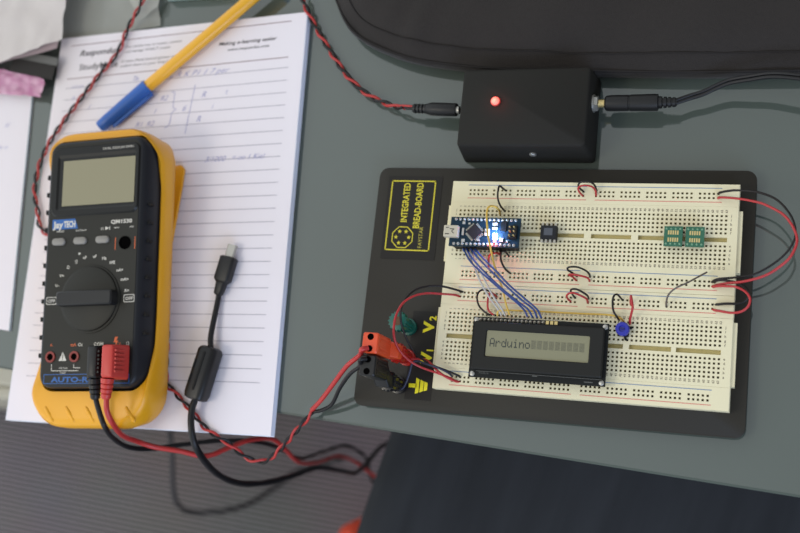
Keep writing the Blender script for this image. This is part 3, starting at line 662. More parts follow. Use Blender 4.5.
for nm, y_0, gsegs in (('t1', 0.0, ((-1.5, 77.3), (81.4, 104.8), (108.8, 158.5))), ('t2', -64.42, ((-1.2, 26), (28.8, 51), (54, 77.6), (81, 104.5), (107.9, 131.3), (134, 158.3)))):
    rows = [(y_0 - P * r, col) for r in (0, 1, 2, 3, 4, 7, 8, 9, 10, 11)]
    ym = y_0 - P * 5.5; GR = MB()
    body, con = holed(BX0, BX1, y_0 - 33.4 + .12, y_0 + 5.5 - .12, rows, HS, 'x', [(a, b, ym - 1.4, ym + 1.4) for a, b in gsegs])
    # side dovetail ledges
    body.box(BX1 + .3, BX1 + 2.4, y_0 - 32.4, y_0 + 3.4, 7.6, 14.2, 0); body.box(BX0 - 1.9, BX0 - .3, y_0 - 32, y_0 + 3.4, 7.6, 14.2, 0)
    ts = body.build('terminal_strip', M_ivory, bb, world=True)
    GR.build('center_groove', M_grooveshade, ts, world=True); con.build('contact_springs', M_hole, ts, world=True)
    dg = MB()
    for k in range(63):
        for yy in (y_0 + P * 1.05, y_0 - P * 12.05):
            text(dg, str(k + 1), (k * P + .62, yy, ZP), 1.35, dx=(0, 1, 0), dy=(-1, 0, 0), center=True, bold=.02)
    for xx in (-P * 1.05, P * 63.1):
        for r, c_ in zip((0, 1, 2, 3, 4, 7, 8, 9, 10, 11), 'jihgfedcba'):
            text(dg, c_, (xx, y_0 - P * r - .5, ZP), 1.5, center=True, bold=.02)
    dg.build('printed_digits', M_digit, ts, world=True)
cols = []
for g_ in range(10):
    base = 2 + 5.88 * g_ + (1.12 if g_ >= 5 else 0); cols += [(base + k) * P for k in range(5)]
for nm, yc in (('b1', 11.85), ('b2', -39.7), ('b3', -52.75), ('b4', -104.2)):
    GR = MB(); body, con = holed(BX0, BX1, yc - (6.4 if nm != 'b4' else 6.4), yc + 6.4 if nm != 'b1' else 18.7, [(yc + 1.27, cols), (yc - 1.27, cols)], HS, 'x')
    bs = body.build('bus_strip', M_ivory, bb, world=True); con.build('contact_springs', M_hole, bs, world=True)
    l1 = MB(); l2 = MB()
    for a, b in ((3.6, 76.8), (82, 154.5)):
        l1.box(a, b, yc + 4.3, yc + 4.75, TOPZ + .01, ZP); l2.box(a, b, yc - 4.0, yc - 3.55, TOPZ + .01, ZP)
    label(l1.build('blue_line', M_busblue, bs, world=True), 'printed blue line'); label(l2.build('red_line', M_busred, bs, world=True), 'printed red line')
# label plate
Lp = MB().box(-52.6, -16.5, -30.5, 24, 7.55, 7.75).build('name_label', M_label, bb, world=True)
y_ = MB(); ZY = 7.82
for a, b in (((-50, -24.6), (-50, 20.8)), ((-50, 20.8), (-21, 20.8)), ((-21, 20.8), (-21, -24.6)), ((-21, -24.6), (-50, -24.6))): 
    dd = (Vector(b) - Vector(a)).normalized() * .35; strip(y_, (a[0] - dd.x, a[1] - dd.y, ZY), (b[0] + dd.x, b[1] + dd.y, ZY), .8)
U = (0, 1, 0); LF_ = (-1, 0, 0)
text(y_, 'INTEGRATED', (-37.6, -6.3, ZY), 4.4, dx=U, dy=LF_, width=25.8, bold=.02)
text(y_, 'BREAD-BOARD', (-28.9, -10.2, ZY), 4.4, dx=U, dy=LF_, width=30, bold=.02)
oc = [(-39.3 + 7.3 * math.cos(math.radians(22.5 + 45 * k)), -16.3 + 7.3 * math.sin(math.radians(22.5 + 45 * k))) for k in range(8)]
for i in range(8): strip(y_, (*oc[i], ZY), (*oc[(i + 1) % 8], ZY), .6)
for k in range(6):
    a = math.radians(60 * k); c_ = Vector((-39.3 + 4.3 * math.cos(a), -16.3 + 4.3 * math.sin(a), ZY))
    vs = [c_ + Vector((math.cos(math.radians(90 + 36 * j)), math.sin(math.radians(90 + 36 * j)), 0)) * (1.5 if j % 2 == 0 else .65) for j in range(10)]
    y_.add([c_] + vs, [(0, j + 1, (j + 1) % 10 + 1) for j in range(10)])
y_.build('yellow_lettering', M_yprint, Lp, world=True)
y2 = MB(); text(y2, 'FAYSTAR', (-26.0, -22.8, ZY), 2.6, dx=U, dy=LF_, width=13.6); y2.build('maker_lettering', mat('dull yellow print', S(176, 164, 60), .5), Lp, world=True)
Lq = MB().box(-26.5, -9.5, -118, -63, 7.52, 7.6).build('terminal_label', M_label, bb, world=True)
y3 = MB(); ZY = 7.7
text(y3, 'V', (-12.4, -76.6, ZY), 6.6, dx=U, dy=LF_, width=7.6, bold=.05); text(y3, '2', (-11.2, -68.6, ZY), 4.4, dx=U, dy=LF_, bold=.03)
text(y3, 'V', (-12.0, -95.6, ZY), 6.6, dx=U, dy=LF_, width=7.6, bold=.05); text(y3, '1', (-11.0, -87.6, ZY), 4.4, dx=U, dy=LF_, bold=.03)
gx, gy = -24.4, -109.4
y3.add([(gx, gy - 1.2, ZY), (gx + 5, gy - 1.2, ZY), (gx + 5, gy + 1.2, ZY), (gx, gy + 1.2, ZY)], [(0, 1, 2, 3)])
for x, h1, h2 in ((4.4, 5.0, 4.0), (7.2, 3.9, 3.0), (9.8, 3.0, 2.2)): y3.add([(gx + x, gy - h1, ZY), (gx + x + 2.2, gy - h2, ZY), (gx + x + 2.2, gy + h2, ZY), (gx + x, gy + h1, ZY)], [(0, 1, 2, 3)])
y3.build('terminal_lettering', M_yprint2, Lq, world=True)
# binding posts (screwed to the plate)
def post(nm, c, m, lab):
    p = MB(); tr = Matrix.Translation(c)
    n = 32
    def kn(r, z, dd): return [((r + (dd if k % 2 else 0)) * math.cos(2 * math.pi * k / n), (r + (dd if k % 2 else 0)) * math.sin(2 * math.pi * k / n), z) for k in range(n)]
    p.loft([kn(5.2, .1, 0), kn(5.2, 3, 0), kn(3.8, 3.2, 0), kn(3.8, 5.5, 0), kn(4.6, 5.8, -.5), kn(4.8, 13, -.5), kn(4.3, 17, -.4), kn(6.2, 18, -1.0), kn(6.2, 22.8, -1.0), kn(2.7, 23.2, 0), kn(2.4, 19, 0)], M=tr)
    o = p.build('binding_post', m, bb, world=True, smooth=30); label(o, lab)
    MB().lathe([(2.9, 22.9), (2.7, 23.4), (2.1, 23.4), (2.1, 20)], tr, 16).build('metal_core', M_hole, o, world=True, smooth=40)
post('g', POST['green'], M_greenpost, 'green knurled terminal post')
post('r', POST['red'], M_redpost, 'red terminal post')
post('b', POST['black'], mat('black translucent post', S(22, 22, 26), .25), 'black terminal post')
def banana(nm, lab, c, m, top, holes, sx_, sy_):
    T = thing(nm, lab, 'plug', c + Vector((0, 0, 23.3)))
    h0, h1 = 27.0, top
    b_ = MB()
    b_.loft([[(x + sx_ * k_, y + sy_ * k_, z) for x, y in rrect(-a_, a_, -a2, a2, 1.2, 3)] for z, a_, a2, k_ in ((.1, 4.2, 4.2, 0), (7, 4.4, 4.4, 0), (11, 4.4, 4.8, .9), (12, 4.8, 6.0, 1), (32.5, 4.8, 6.0, 1), (33.2, 4.2, 5.4, 1))])
    b_.build('plug_body', m, T, smooth=35)
    for (x, y) in holes: MB().lathe([(1.9, 33.1), (1.9, 33.35)], Matrix.Translation((x + sx_, y + sy_, 0)), 18).build('test_hole', M_darkhole, T)
    k = MB()
    for y in (-4, -2, 2, 4):
        k.box(4.75 + sx_, 5.1 + sx_, y - .5 + sy_, y + .5 + sy_, 14, 30)
    k.build('grip_ribs', m, T)
    return T
banana('orange_banana_plug', 'orange banana plug standing in the V1 terminal post', POST['red'], M_orpl, 33, ((0, 3.4), (0, -3.4)), -4.2, .4)
banana('black_banana_plug', 'black banana plug standing in the terminal post by the ground symbol', POST['black'], M_blackpl, 33, ((0, 3.4), (0, -3.4)), -0.8, 4.8)

# ------------------------------------------------------------------ arduino
ar = thing('microcontroller_board', 'small blue microcontroller board with bright lit lights at the breadboard\'s left end', 'circuit board', (19, -16, TOPZ))
MB().box(-1.9, 41.2, -25.3, -7.3, 26, 27.6).build('circuit_board', M_pcb, ar, world=True)
for yy in (-8.7, -23.9):
    m_ = MB(); pn = MB()
    for k in range(15):
        x = .7 + P * k * 1.06 * .98 + .6
        m_.box(x - 1.15, x + 1.15, yy - 1.15, yy + 1.15, 17.2, 26)
        pn.box(x - .32, x + .32, yy - .32, yy + .32, 14.2, 17.2); pn.lathe([(.95, 27.6), (.9, 28), (.45, 28.6), (.3, 29.4)], Matrix.Translation((x, yy, 0)), 10)
    m_.build('header_strip', M_rubber, ar, world=True); pn.build('header_pins', M_tin, ar, world=True)
u_ = MB(); u_.box(-4.9, 4.2, -20.6, -13.4, 27.7, 31.4, .5); us_ = u_.build('usb_socket', mat('dull nickel shell', S(186, 178, 158), .5, .1), ar, world=True)
u_ = MB(); u_.box(-3.8, -1.2, -19.2, -18.7, 31.42, 31.5); u_.box(-1, 1.4, -16, -15.6, 31.42, 31.5, M=Matrix.Translation((0,-12,0)) @ Matrix.Rotation(.0,4,'Z') @ Matrix.Translation((0,12,0)))
for a_, b_ in (((.2, -17.2), (1.8, -15.8)), ((.2, -17.2), (1.8, -18.6)), ((-3.6, -15), (-1.6, -15))): strip(u_, (*a_, 31.5), (*b_, 31.5), .4)
u_.build('spring_slot', M_rubber, us_, world=True)
Mc = Matrix.Translation((13.6, -16.6, 0)) @ Matrix.Rotation(math.radians(45), 4, 'Z')
c_ = MB(); c_.box(-3.6, 3.6, -3.6, 3.6, 27.9, 29.0, .2, M=Mc); c_.build('main_chip', M_chip, ar, world=True)
c_ = MB()
for s_ in (-1, 1):
    for k in range(8):
        o_ = -2.8 + .8 * k
        c_.box(o_ - .22, o_ + .22, s_ * 3.6 - .05 if s_ > 0 else -4.9, 4.9 if s_ > 0 else -3.55, 27.62, 28.1, M=Mc)
        c_.box(s_ * 3.6 if s_ > 0 else -4.9, 4.9 if s_ > 0 else -3.6, o_ - .22, o_ + .22, 27.62, 28.1, M=Mc)
c_.build('chip_pins', M_tin, ar, world=True)
c_ = MB(); c_.box(20, 23, -18.6, -14.4, 27.65, 29, .2); c_.build('reset_switch', M_tin, ar, world=True); MB().lathe([(.9, 29), (.9, 29.6)], Matrix.Translation((21.5, -16.5, 0)), 14).build('reset_button', M_grease, ar, world=True)
c_ = MB()
for x, y, a_, b_ in ((26, -11.4, 1.6, .8), (26, -14.0, 1.6, .8), (6.5, -11, .8, .8), (7, -22, 1, .9), (6.4, -16.5, .6, 2.2), (30.5, -21, 1.1, 1.1), (34, -21.8, .6, .6), (16.5, -21.6, .8, .5), (10, -11.4, .6, .5)): c_.box(x - a_, x + a_, y - b_, y + b_, 27.65, 28.5)
c_.build('small_components', M_tin, ar, world=True)
c_ = MB(); c_.box(29.5, 33, -15.5, -10, 27.65, 28.5); c_.build('interface_chip', M_rubber, ar, world=True)
c_ = MB(); c_.box(34.8, 39.8, -20.3, -12.4, 27.65, 30.0); c_.build('connector_block', M_rubber, ar, world=True)
c_ = MB()
for x in (36, 38.6):
    for y in (-13.8, -16.3, -18.9): c_.box(x - .32, x + .32, y - .32, y + .32, 28, 33)
c_.build('programming_pins', M_gold, ar, world=True)
c_ = MB(); c_.box(25.2, 27.8, -20.6, -17.2, 27.65, 28.6); c_.build('blue_light', M_ledblue, ar, world=True)
c_ = MB(); c_.box(25.8, 27.2, -22.3, -21.0, 27.65, 28.4); c_.build('red_light', M_ledpink, ar, world=True)
for nm, xyz, e_, cc in (('blue_led_glow', (26.5, -17.5, 32), .022, (.3, .5, 1)), ('red_led_glow', (26.5, -24, 31), .006, (1, .15, .2))):
    l_ = bpy.data.lights.new(nm, 'POINT'); l_.energy = e_; l_.color = cc; l_.shadow_soft_size = .0015; o = bpy.data.objects.new(nm, l_); C.objects.link(o); o.location = Vector(xyz) * MM
# ------------------------------------------------------------------ dip chip
ic = thing('integrated_circuit', 'small black eight-pin chip straddling the upper breadboard groove', 'chip', (57.2, -13.97, TOPZ))
c_ = MB(); c_.loft([[(x, y, z) for x, y in rrect(-5 + i, 5 - i, -4.3 + i, 4.3 - i, .3, 2)] for z, i in ((1.2, .3), (4, 0), (7, .4))]); c_.build('body', M_icchip, ic)
c_ = MB()
for k in range(4):
    x = -3.81 + P * k
    for s_ in (-1, 1): c_.box(x - .6, x + .6, s_ * 5.1 - .9, s_ * 5.1 + .9, 4.6, 5.6); c_.box(x - .25, x + .25, s_ * 4.9 - .3, s_ * 4.9 + .3, -1.8, 4.2)
c_.build('pins', M_tin, ic)
c_ = MB(); c_.box(-2.6, 2.6, -2.0, 2.4, 7.0, 7.06); c_.build('marking', mat('faint chip marking', S(72, 76, 84), .6), ic)
# ------------------------------------------------------------------ adapter boards
for nm, xc, lab in (('adapter_board', 129.2, 'green surface-mount adapter board, the left one of the pair by the groove'), ('adapter_board', 141.2, 'green surface-mount adapter board, the right one of the pair by the groove')):
    T = thing('adapter_board', lab, 'circuit board', (xc, -13.97, TOPZ), group='green adapter boards')
    MB().box(-5.15, 5.15, -5.8, 5.8, 3.8, 5.4).build('circuit_board', M_pcbg, T)
    c_ = MB()
    for k in range(5):
        x = -2.6 + 1.27 * k
        for s_ in (-1, 1): c_.box(x - .42, x + .42, s_ * 2.1 - 1.2, s_ * 2.1 + 1.2, 5.42, 5.5)
    c_.build('gold_pads', M_gold, T)
    c_ = MB(); d_ = MB()
    for k in range(4):
        for s_ in (-1, 1):
            x = -3.81 + P * k; c_.box(x - .3, x + .3, s_ * 3.81 - .3, s_ * 3.81 + .3, -2, 1.3); c_.lathe([(.7, 5.4), (.5, 5.8), (.2, 6)], Matrix.Translation((x, s_ * 4.4, 0)), 8)
            d_.box(x - 1.2, x + 1.2, s_ * 3.81 - 1.2, s_ * 3.81 + 1.2, 1.3, 3.8)
    c_.build('pins', mat('green tinted solder', S(110, 150, 120), .5), T); d_.build('header_block', M_rubber, T)
# ------------------------------------------------------------------ lcd module
lc = thing('character_display', 'black character display module reading Arduino on the lower breadboard', 'display', (56.8, -84.8, TOPZ))
o_ = (56.8, -84.8)
MB().box(17, 97, -103, -67, 21.6, 23.2).build('circuit_board', mat('black circuit board', S(24, 26, 26), .5, spec=.2), lc, world=True)
b_ = MB(); W0 = (27.0, 87.2, -90.6, -75.4)
b_.loft([[(x, y, z) for x, y in rrect(*r_, .8, 3)] for r_, z in (((19, 95.2, -98.5, -70.2), 23.2), ((19, 95.2, -98.5, -70.2), 27.2), ((19.6, 94.6, -97.9, -70.8), 27.8), ((W0[0] - .6, W0[1] + .6, W0[2] - .6, W0[3] + .6), 27.8), (W0, 26.9))], False, False)
b_.build('metal_bezel', M_lcdbezel, lc, world=True, smooth=25)
MB().box(W0[0] - .2, W0[1] + .2, W0[2] - .2, W0[3] + .2, 26.2, 26.92).build('display_glass', M_lcdglass, lc, world=True)
FONT = {'A': '01110 10001 10001 10001 11111 10001 10001', 'r': '00000 00000 10110 11001 10000 10000 10000', 'd': '00001 00001 01101 10011 10001 10001 01111', 'u': '00000 00000 10001 10001 10001 10011 01101', 'i': '00100 00000 01100 00100 00100 00100 01110', 'n': '00000 00000 10110 11001 10001 10001 10001', 'o': '00000 00000 01110 10001 10001 10001 01110'}
px = MB(); pf = MB(); ZD = 26.95; X0 = 29.1; Y0 = -79.8; pw_ = .58; ph_ = .72
for i in range(16):
    g_ = FONT['Arduino'[i]].split() if i < 7 else None
    for r in range(7):
        for c_ in range(5):
            x = X0 + 3.5 * i + pw_ * c_; y = Y0 - ph_ * r
            on = g_ and g_[r][c_] == '1'
            if on or i >= 7: (px if on else pf).box(x, x + (pw_ if on else pw_ * .93), y - (ph_ if on else ph_ * .93), y, ZD, ZD + .02)
px.build('lit_text', M_pix, lc, world=True); pf.build('blank_cells', M_pix2, lc, world=True)
for x, y in ((19, -69), (95, -69), (19.3, -101), (95, -101)):
    MB().lathe([(1.5, 23.2), (1.5, 23.7), (1.0, 24.0)], Matrix.Translation((x, y, 0)), 16).build('mounting_screw', M_pin, lc, world=True, smooth=40)
c_ = MB(); k_ = MB()
for k in range(16):
    x = 21.4 + 2.5 * k
    c_.box(x - .32, x + .32, -68.8, -68.1, 14.4, 24.4); c_.lathe([(1.0, 23.2), (.9, 23.8), (.3, 24.9)], Matrix.Translation((x, -68.5, 0)), 10)
k_.box(20, 61, -69.7, -67.3, 17.5, 21.6); c_.build('header_pins', M_tin, lc, world=True); k_.build('header_strip', M_rubber, lc, world=True)
c_ = MB()
for x in (61.5, 64, 66.5): c_.box(x - .9, x + .9, -69.4, -67.4, 23.2, 24)
c_.build('small_components', M_gold, lc, world=True)
c_ = MB(); c_.box(21.5, 95, -99.4, -99.1, 23.2, 23.4); text(c_, 'XC4616', (23, -100.8, 23.3), 1.3); c_.box(55, 58, -100.2, -99.6, 23.2, 23.5); c_.box(85, 90, -101.4, -100.9, 23.2, 23.4)
c_.build('board_marking', mat('faint board print', S(92, 92, 88), .6), lc, world=True)
# ------------------------------------------------------------------ trimmer
tr_ = thing('trimmer_knob', 'small round blue trimmer knob right of the character display', 'trimmer', (104.3, -69.2, TOPZ))
k_ = MB().lathe([(2.4, 1), (3.6, 1.2), (3.9, 3), (3.9, 6.6), (3.4, 7.2), (1.9, 7.2), (1.6, 6.4)], None, 28).build('knob', M_trim, tr_, smooth=35)
MB().box(-1.2, 1.2, -.3, .3, 6.3, 6.9).build('slot', M_trim2, k_)
MB().box(-3.0, 3.2, -3.6, 2.6, .1, 1.2).build('base', M_rubber, tr_)
for x, y in ((4.3, 1.6), (1.6, -5.2), (-2, 4.4)):
    MB().tube([(x * .7, y * .7, 1.0), (x, y, 1.4), (x, y, -2)], .8, 6).build('pin', M_rubber if y < 4 else M_pin, tr_)

# ================================================================== JUMPER WIRES
HZ = 14.6
def wire(name, lab, pts, m, r=.62, cat='wire', group=None, n=7):
    o = MB().tube(cr(tri(pts), n), r, 6).build(name, m, None, smooth=70)
    return tag(o, lab, cat, group)
wire('black_jumper_wire', 'black jumper wire from the top rail down to the strip above the lit board', [(506, 190.8, HZ), (503, 188.5, 20), (499.5, 186, 23), (498, 191, 25), (497.8, 198, 25), (500, 205, 22), (505, 211.6, HZ)], M_blackwire)
wire('yellow_jumper_wire', 'long yellow wire arching over the lit microcontroller board to the display', [(500, 215.5, HZ), (499, 210, 22), (494.5, 206.5, 29), (489.5, 206.5, 33), (487, 211, 35), (486.8, 222, 36), (488, 235, 36), (490.5, 248, 34), (494, 264, 30), (498, 276, 28), (503, 291, 27), (506, 304, 26), (509.5, 315, 24.6)], M_yelwire)
wire('black_jumper_wire', 'black wire from under the lit board to the middle rail', [(500, 251.5, HZ), (500.2, 249.6, 20), (500.4, 252, 22), (501, 260, 23), (504.5, 268, 21), (510.4, 273.8, HZ)], M_blackwire)
wire('black_jumper_wire', 'very short black wire just below the lit board\'s right end', [(500.5, 255.5, HZ), (501.5, 251.5, 20), (505, 251.5, 21), (508.8, 256.2, HZ)], M_blackwire)
wire('red_jumper_wire', 'red wire looping below the lit board into the middle rail', [(499.4, 255, HZ), (497, 253, 20), (493, 253.5, 21), (489.8, 255, 22), (488.6, 260, 21), (488.8, 268.5, HZ)], M_redwire)
B = [([(463.5, 251.5, HZ), (463.5, 248.5, 21), (467, 256, 25), (473, 264.5, 28), (487, 277.5, 31), (502, 290.6, 31), (516, 302, 29), (524.5, 310.5, 26), (527.5, 317, 24.8)], 'blue wire lowest in the bundle between lit board and display'),
     ([(467.5, 251.7, HZ), (466.5, 248.8, 22), (472, 258, 28), (484, 271.5, 33), (500, 287, 34), (517, 301, 31), (528, 309.5, 27), (532.5, 317.3, 24.8)], 'blue wire second from the bottom in the bundle to the display'),
     ([(471.6, 251.8, HZ), (470.8, 248.8, 22), (478, 258, 29), (490, 270, 34), (504, 284, 36), (521, 299.5, 33), (533, 309, 27), (537, 317.6, 24.8)], 'blue wire second from the top in the bundle to the display'),
     ([(475.5, 252, HZ), (475, 248.8, 22), (481, 256, 30), (494, 269, 37), (508, 284, 38), (524, 298, 34), (537, 309.5, 27), (541.3, 318, 24.8)], 'blue wire topmost in the bundle between lit board and display')]
for p_, l_ in B: wire('blue_jumper_wire', l_, p_, M_bluewire, .58, group='blue wires to the display')
wire('grey_jumper_wire', 'pale grey wire left of the blue bundle running to the display', [(467.5, 255.6, HZ), (468, 253, 20), (474, 267, 27), (481, 283, 29), (489, 297, 28), (497, 308, 26), (501.5, 315.6, 24.8)], M_greywire, .6)
wire('grey_jumper_wire', 'pale grey wire hugging the blue bundle, ending one pin right of its twin', [(471.6, 255.8, HZ), (472, 253, 20), (478, 267, 28), (486, 283, 30), (493.5, 297, 29), (501, 308, 26), (505.2, 315.8, 24.8)], M_greywire, .6)
wire('black_jumper_wire', 'black looped wire left of the display\'s pin row', [(494.6, 297.5, HZ), (492, 293, 19), (487, 290.4, 22), (481, 290.3, 24), (477.2, 295.5, 25), (478.2, 304, 25), (483, 310.5, 24), (489.6, 315, 24.8)], M_blackwire)
wire('red_jumper_wire', 'red looped wire left of the display\'s pin row', [(498, 297.8, HZ), (494, 294.5, 19), (490.5, 293, 22), (488.2, 298, 24), (487.6, 306, 25), (489, 311, 24.6), (493.6, 315, 24.8)], M_redwire)
for lab, bk, rd in (('top rail', [(584.1, 192, HZ), (579, 187.5, 20), (578.7, 184, 23), (581, 182, 24.5), (586, 181.3, 25), (591, 182.2, 24.5), (595, 186, 21), (596.8, 192, HZ)], [(583.2, 196.4, HZ), (579.3, 192, 20), (578.2, 188.5, 22), (580.3, 186.2, 23.5), (586, 185.4, 24), (592, 186.8, 23), (595.4, 190.5, 20), (596.2, 196.6, HZ)]),
                    ('second rail', [(576.6, 276, HZ), (571.5, 272.4, 20), (567.6, 269.6, 23), (569, 267.2, 24.5), (577, 267, 25), (585.5, 270.5, 24), (589.3, 274.2, 20), (590, 277.3, HZ)], [(577.2, 281.3, HZ), (572.5, 277, 19), (569, 274.8, 20), (573, 274.4, 21.5), (581, 275.9, 22), (588, 278.2, 20), (589.8, 282, HZ)]),
                    ('third rail', [(575.2, 298.2, HZ), (571.5, 293, 21), (570.8, 290.2, 23), (573, 289, 24.5), (578, 289.8, 25), (584.5, 293.4, 24), (588, 296.4, 20), (588.6, 299.6, HZ)], [(571.5, 302, HZ), (568, 299, 19), (566.8, 296, 22), (569, 293.4, 24), (574, 293, 24.5), (581, 295.8, 23), (586.5, 299, 20), (588, 303.6, HZ)])):
    wire('black_jumper_wire', 'short black arched wire bridging the middle gap of the ' + lab, bk, M_blackwire, group='black gap bridges')
    wire('red_jumper_wire', 'short red arched wire bridging the middle gap of the ' + lab, rd, M_redwire, group='red gap bridges')
wire('black_jumper_wire', 'black wire arching from the third rail to the blue trimmer', [(622.4, 300.4, HZ), (619.5, 296.5, 20), (616.5, 294.3, 22), (613.6, 296.5, 23.5), (612.6, 303, 24), (613.5, 311, 23), (617, 317, 20), (619.5, 321, HZ)], M_blackwire)
wire('red_jumper_wire', 'red wire running from the third rail down to the right of the blue trimmer', [(630.8, 305.5, HZ), (630.8, 300, 20), (631, 296, 23), (631.8, 301, 25), (632.6, 308, 25), (631, 315, 22), (630, 320, 19), (630, 325.5, HZ)], M_redwire, .75)
wire('yellow_jumper_wire', 'thin yellow wire along the upper edge of the display to the blue trimmer', [(497.5, 316, 24.6), (497.8, 312, 25.5), (503, 310.4, 25), (530, 311, 20), (560, 312.6, 18.5), (590, 314, 18.5), (608, 314.8, 19), (617, 316.5, 19), (621.5, 319, 18), (624, 322, HZ)], M_yelwire, .6)
wire('grey_jumper_wire', 'thin dark grey wire with one loose end near the right breadboard end', [(666.2, 307, HZ), (666.5, 301, 21), (669, 294, 24), (676, 288, 26), (688, 282.4, 25), (698, 277, 22), (707, 272.2, 20)], M_darkgrey, .55)
wire('black_rail_wire', 'long black wire bulging past the right edge of the black plate', [(717.4, 194.3, HZ), (720, 192.6, 19), (728, 191, 22), (738, 190.4, 24), (758, 192.3, 26), (777, 200, 26), (791, 216, 25), (795.6, 233, 24), (790, 248, 23), (776, 262, 22), (755, 274, 22), (735, 277.5, 21), (718, 279, 20), (710.6, 283, HZ)], M_blackwire, .68)
wire('red_rail_wire', 'long red wire bulging past the right edge of the black plate', [(717.4, 198.6, HZ), (721, 197.4, 19), (738, 198.6, 22), (752, 201, 25), (766, 205, 28), (786, 217, 30), (797, 238, 30), (791, 256, 29), (778, 268, 27), (764, 276, 26), (744, 281.4, 24), (722, 284, 20), (710.2, 287.3, HZ)], M_redwire, .75)
wire('red_rail_wire', 'small red wire loop curling past the right end of the second and third rails', [(713, 287.6, HZ), (716, 286.2, 19), (727, 286.2, 22), (736, 287, 24), (745, 291.4, 24), (750, 298.6, 23), (748, 306.5, 22), (741, 311.6, 21), (731, 312.8, 20), (720, 311, 19), (711.4, 309.6, HZ)], M_redwire, .75)
wire('black_rail_wire', 'black wire loop joining the right ends of the second and third rails', [(713.9, 283.2, HZ), (717, 280.4, 19), (728, 280.8, 21), (740, 284, 22), (748, 291, 21), (747, 299, 18), (738, 303.4, 17.8), (724, 303.8, 17.6), (712, 305.2, HZ)], M_blackwire, .75)
# left side
wire('black_feed_wire', 'black wire curving from the third rail over the green terminal post to the bottom rail', [(464, 292.6, HZ), (458, 290.4, 18.5), (445.6, 287, 22), (436, 285.8, 25), (426.5, 286.5, 28), (415, 290, 33), (406, 298, 36), (401, 309, 36), (401, 322, 33), (405, 335, 27), (410, 345, 22), (418, 356, 18), (432, 365, 19), (446, 370.5, 21), (457, 375, 19), (460.6, 377.6, HZ)], M_blackwire, .72)
wire('red_feed_wire', 'red wire curving from the third rail past the orange plug to the bottom rail', [(459.6, 296.8, HZ), (455, 295, 19), (440, 293.8, 24), (426.5, 293.3, 30), (414, 296, 36), (403.5, 302.5, 40), (397, 313, 44), (394.2, 324, 46), (394, 336, 45), (398, 348, 40), (408, 359.5, 33), (420, 366.8, 27), (436, 372.6, 23), (450, 378, 20), (456.8, 382.2, HZ)], M_redwire, .72)
wire('red_feed_wire', 'red wire from the V1 terminal post to the bottom rail', [(407, 357.5, 14), (411, 358.8, 13), (418, 359, 13), (426, 360, 16), (433, 366, 21), (440, 373, 23), (450, 379, 20), (460.4, 382.6, HZ)], M_redwire, .75)
wire('black_feed_wire', 'dark wire curling round the ground post up to the bottom rail', [(396, 390, 12), (402, 388.6, 13), (405.4, 384, 15), (409.5, 373, 18), (412, 364, 21), (417, 361, 22), (428, 364.6, 23), (440, 368.6, 23), (449, 373.4, 20), (452.6, 377, HZ)], mat('dark blue hookup wire', S(38, 42, 66), .4), .7)

# ================================================================== LEFT-HAND CLUTTER
sp = thing('paper_sheet', 'white paper sheet left of the notepad at the photo\'s left edge', 'paper', (-420, 0, 0), rz=math.radians(-4.9))
a = at(33, 96, 1.2); b = at(10, 331, 1.2); INVs = INV[sp.name]
A = INVs @ a; Bq = INVs @ b
m_ = MB(); m_.loft([[(-160, Bq.y - 3, z), (Bq.x, Bq.y, z), (A.x, A.y, z), (-160, A.y + 3, z)] for z in (.2, 1.4)]); m_.build('sheet', M_paper, sp)
m_ = MB(); text(m_, 'al', (A.x - 18, A.y - 26, 1.5), 4, shear=.4, bold=-.01); text(m_, 'iv =', (A.x - 19, A.y - 44, 1.5), 4, shear=.4, bold=-.01); text(m_, 'm. s', (A.x - 22, A.y - 120, 1.5), 4, shear=.4, bold=-.01)
m_.build('handwriting', M_ink, sp)
m_ = MB(); strip(m_, (A.x - .3, A.y, 1.45), (Bq.x - .3, Bq.y, 1.45), .8); m_.build('teal_border', mat('teal edge print', S(60, 110, 120), .6), sp)
def sheet(name, pts, z0, amp, m, nx=24, ny=14, seed=0, thick=.4, sc_=.03):
    """crumpled quad sheet through four image points at heights"""
    c = [at(*p) for p in pts]; vs = []; fs = []
    for j in range(ny + 1):
        for i in range(nx + 1):
            u = i / nx; v = j / ny
            p = c[0] * (1 - u) * (1 - v) + c[1] * u * (1 - v) + c[2] * u * v + c[3] * (1 - u) * v
            n1 = noise.noise(Vector((p.x * sc_, p.y * sc_, seed))); n2 = noise.noise(Vector((p.x * sc_ * 2.7, p.y * sc_ * 2.7, seed + 5)))
            vs.append((p.x + 2 * n2, p.y + 2 * n1, p.z + amp * (abs(n1) + .4 * abs(n2))))
    for j in range(ny):
        for i in range(nx): k = j * (nx + 1) + i; fs.append((k, k + 1, k + nx + 2, k + nx + 1))
    return MB().add(vs, fs)
fm = thing('foam_strip', 'dark brown strip block poking out beneath the cloudy plastic bag', 'packaging', at(32, 65, 0), rz=math.radians(-12))
m_ = MB(); m_.loft([[tuple(p) for p in (INV[fm.name] @ at(8, 71, z), INV[fm.name] @ at(52, 80, z), INV[fm.name] @ at(57, 62, z), INV[fm.name] @ at(17, 51, z))] for z in (.3, 12)]); m_.build('block', M_foam, fm)
m_ = MB(); m_.loft([[tuple(p) for p in (INV[fm.name] @ at(16, 58, z), INV[fm.name] @ at(57, 66, z), INV[fm.name] @ at(58, 58, z), INV[fm.name] @ at(18, 51, z))] for z in (12.1, 13)]); m_.build('grey_lip', M_grease, fm)
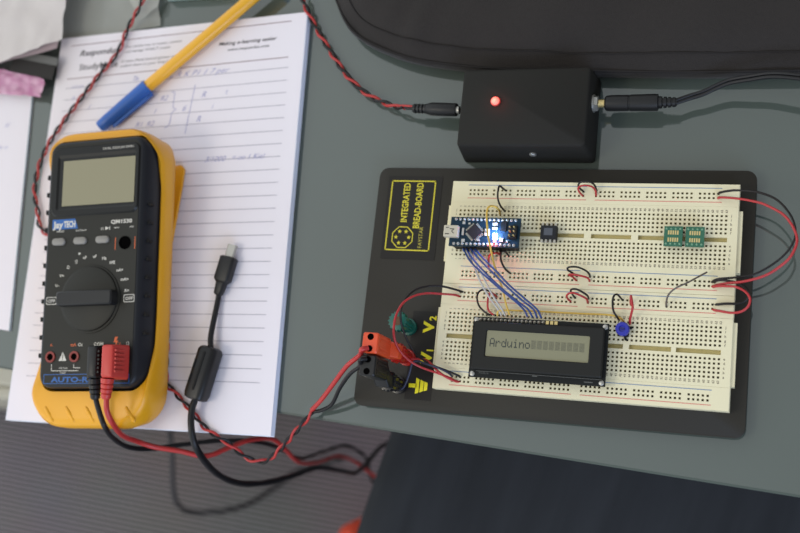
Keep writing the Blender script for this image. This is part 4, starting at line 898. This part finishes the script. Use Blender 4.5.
m_ = sheet('bubble_wrap', [(-30, 62, 9), (46, 79, 9), (42, 97, 6), (-30, 92, 6)], 9, 4, M_bubble, seed=2, sc_=.12)
o = m_.build('bubble_wrap', M_bubble, None, smooth=80); tag(o, 'pink translucent bubble wrap strip along the paper sheet\'s top edge', 'bubble wrap')
pk = thing('plastic_packet', 'cloudy white plastic packet crumpled in the photo\'s top left corner', 'packet', at(30, 20, 0))
m_ = sheet('x', [(-40, -50, 22), (76, -50, 22), (62, 40, 18), (-40, 78, 18)], 16, 9, M_film, seed=1, sc_=.02); m_.build('upper_film', M_film, pk, world=True, smooth=80)
m_ = sheet('x', [(-40, -50, 15), (74, -50, 15), (58, 47, 14.2), (-40, 78, 14.2)], 14, 1, M_film, seed=8, sc_=.02); m_.build('lower_film', mat('pinkish plastic film', S(196, 176, 180), .5, alpha=.75), pk, world=True, smooth=80)
p2_ = thing('clear_plastic_sleeve', 'clear plastic sleeve lying flat behind the notepad\'s top left', 'packet', at(110, 10, 0))
m_ = sheet('x', [(66, -50, 4), (164, -60, 4), (160, 26, 1), (60, 42, 1)], 3, 3, M_film2, seed=4, sc_=.03); m_.build('film', M_film2, p2_, world=True, smooth=80)
m_ = sheet('x', [(100, -60, 8), (170, -60, 8), (158, 8, 7), (140, 20, 7)], 3, 3, M_film2, seed=6, sc_=.03); m_.build('folded_flap', M_film2, p2_, world=True, smooth=80)
cs = thing('clear_case', 'pale teal clear case edge at the top beside the pen\'s end', 'case', at(190, -12, 0))
a = at(163, -3, 8); b = at(228, -7, 8)
Mt = TR(a, Matrix.Rotation(math.atan2(b.y - a.y, b.x - a.x), 3, 'Z'))
m_ = MB(); m_.box(0, 62, 0, 60, -7.6, 4, 1.5, M=Mt); m_.build('case_body', mat('pale teal plastic', S(190, 215, 210), .25, trans=.3), cs, world=True)
m_ = MB(); m_.box(1, 61, 1, 59, 4.2, 5.2, .5, M=Mt); m_.build('lid', mat('pale teal plastic', S(190, 215, 210), .25), cs, world=True)
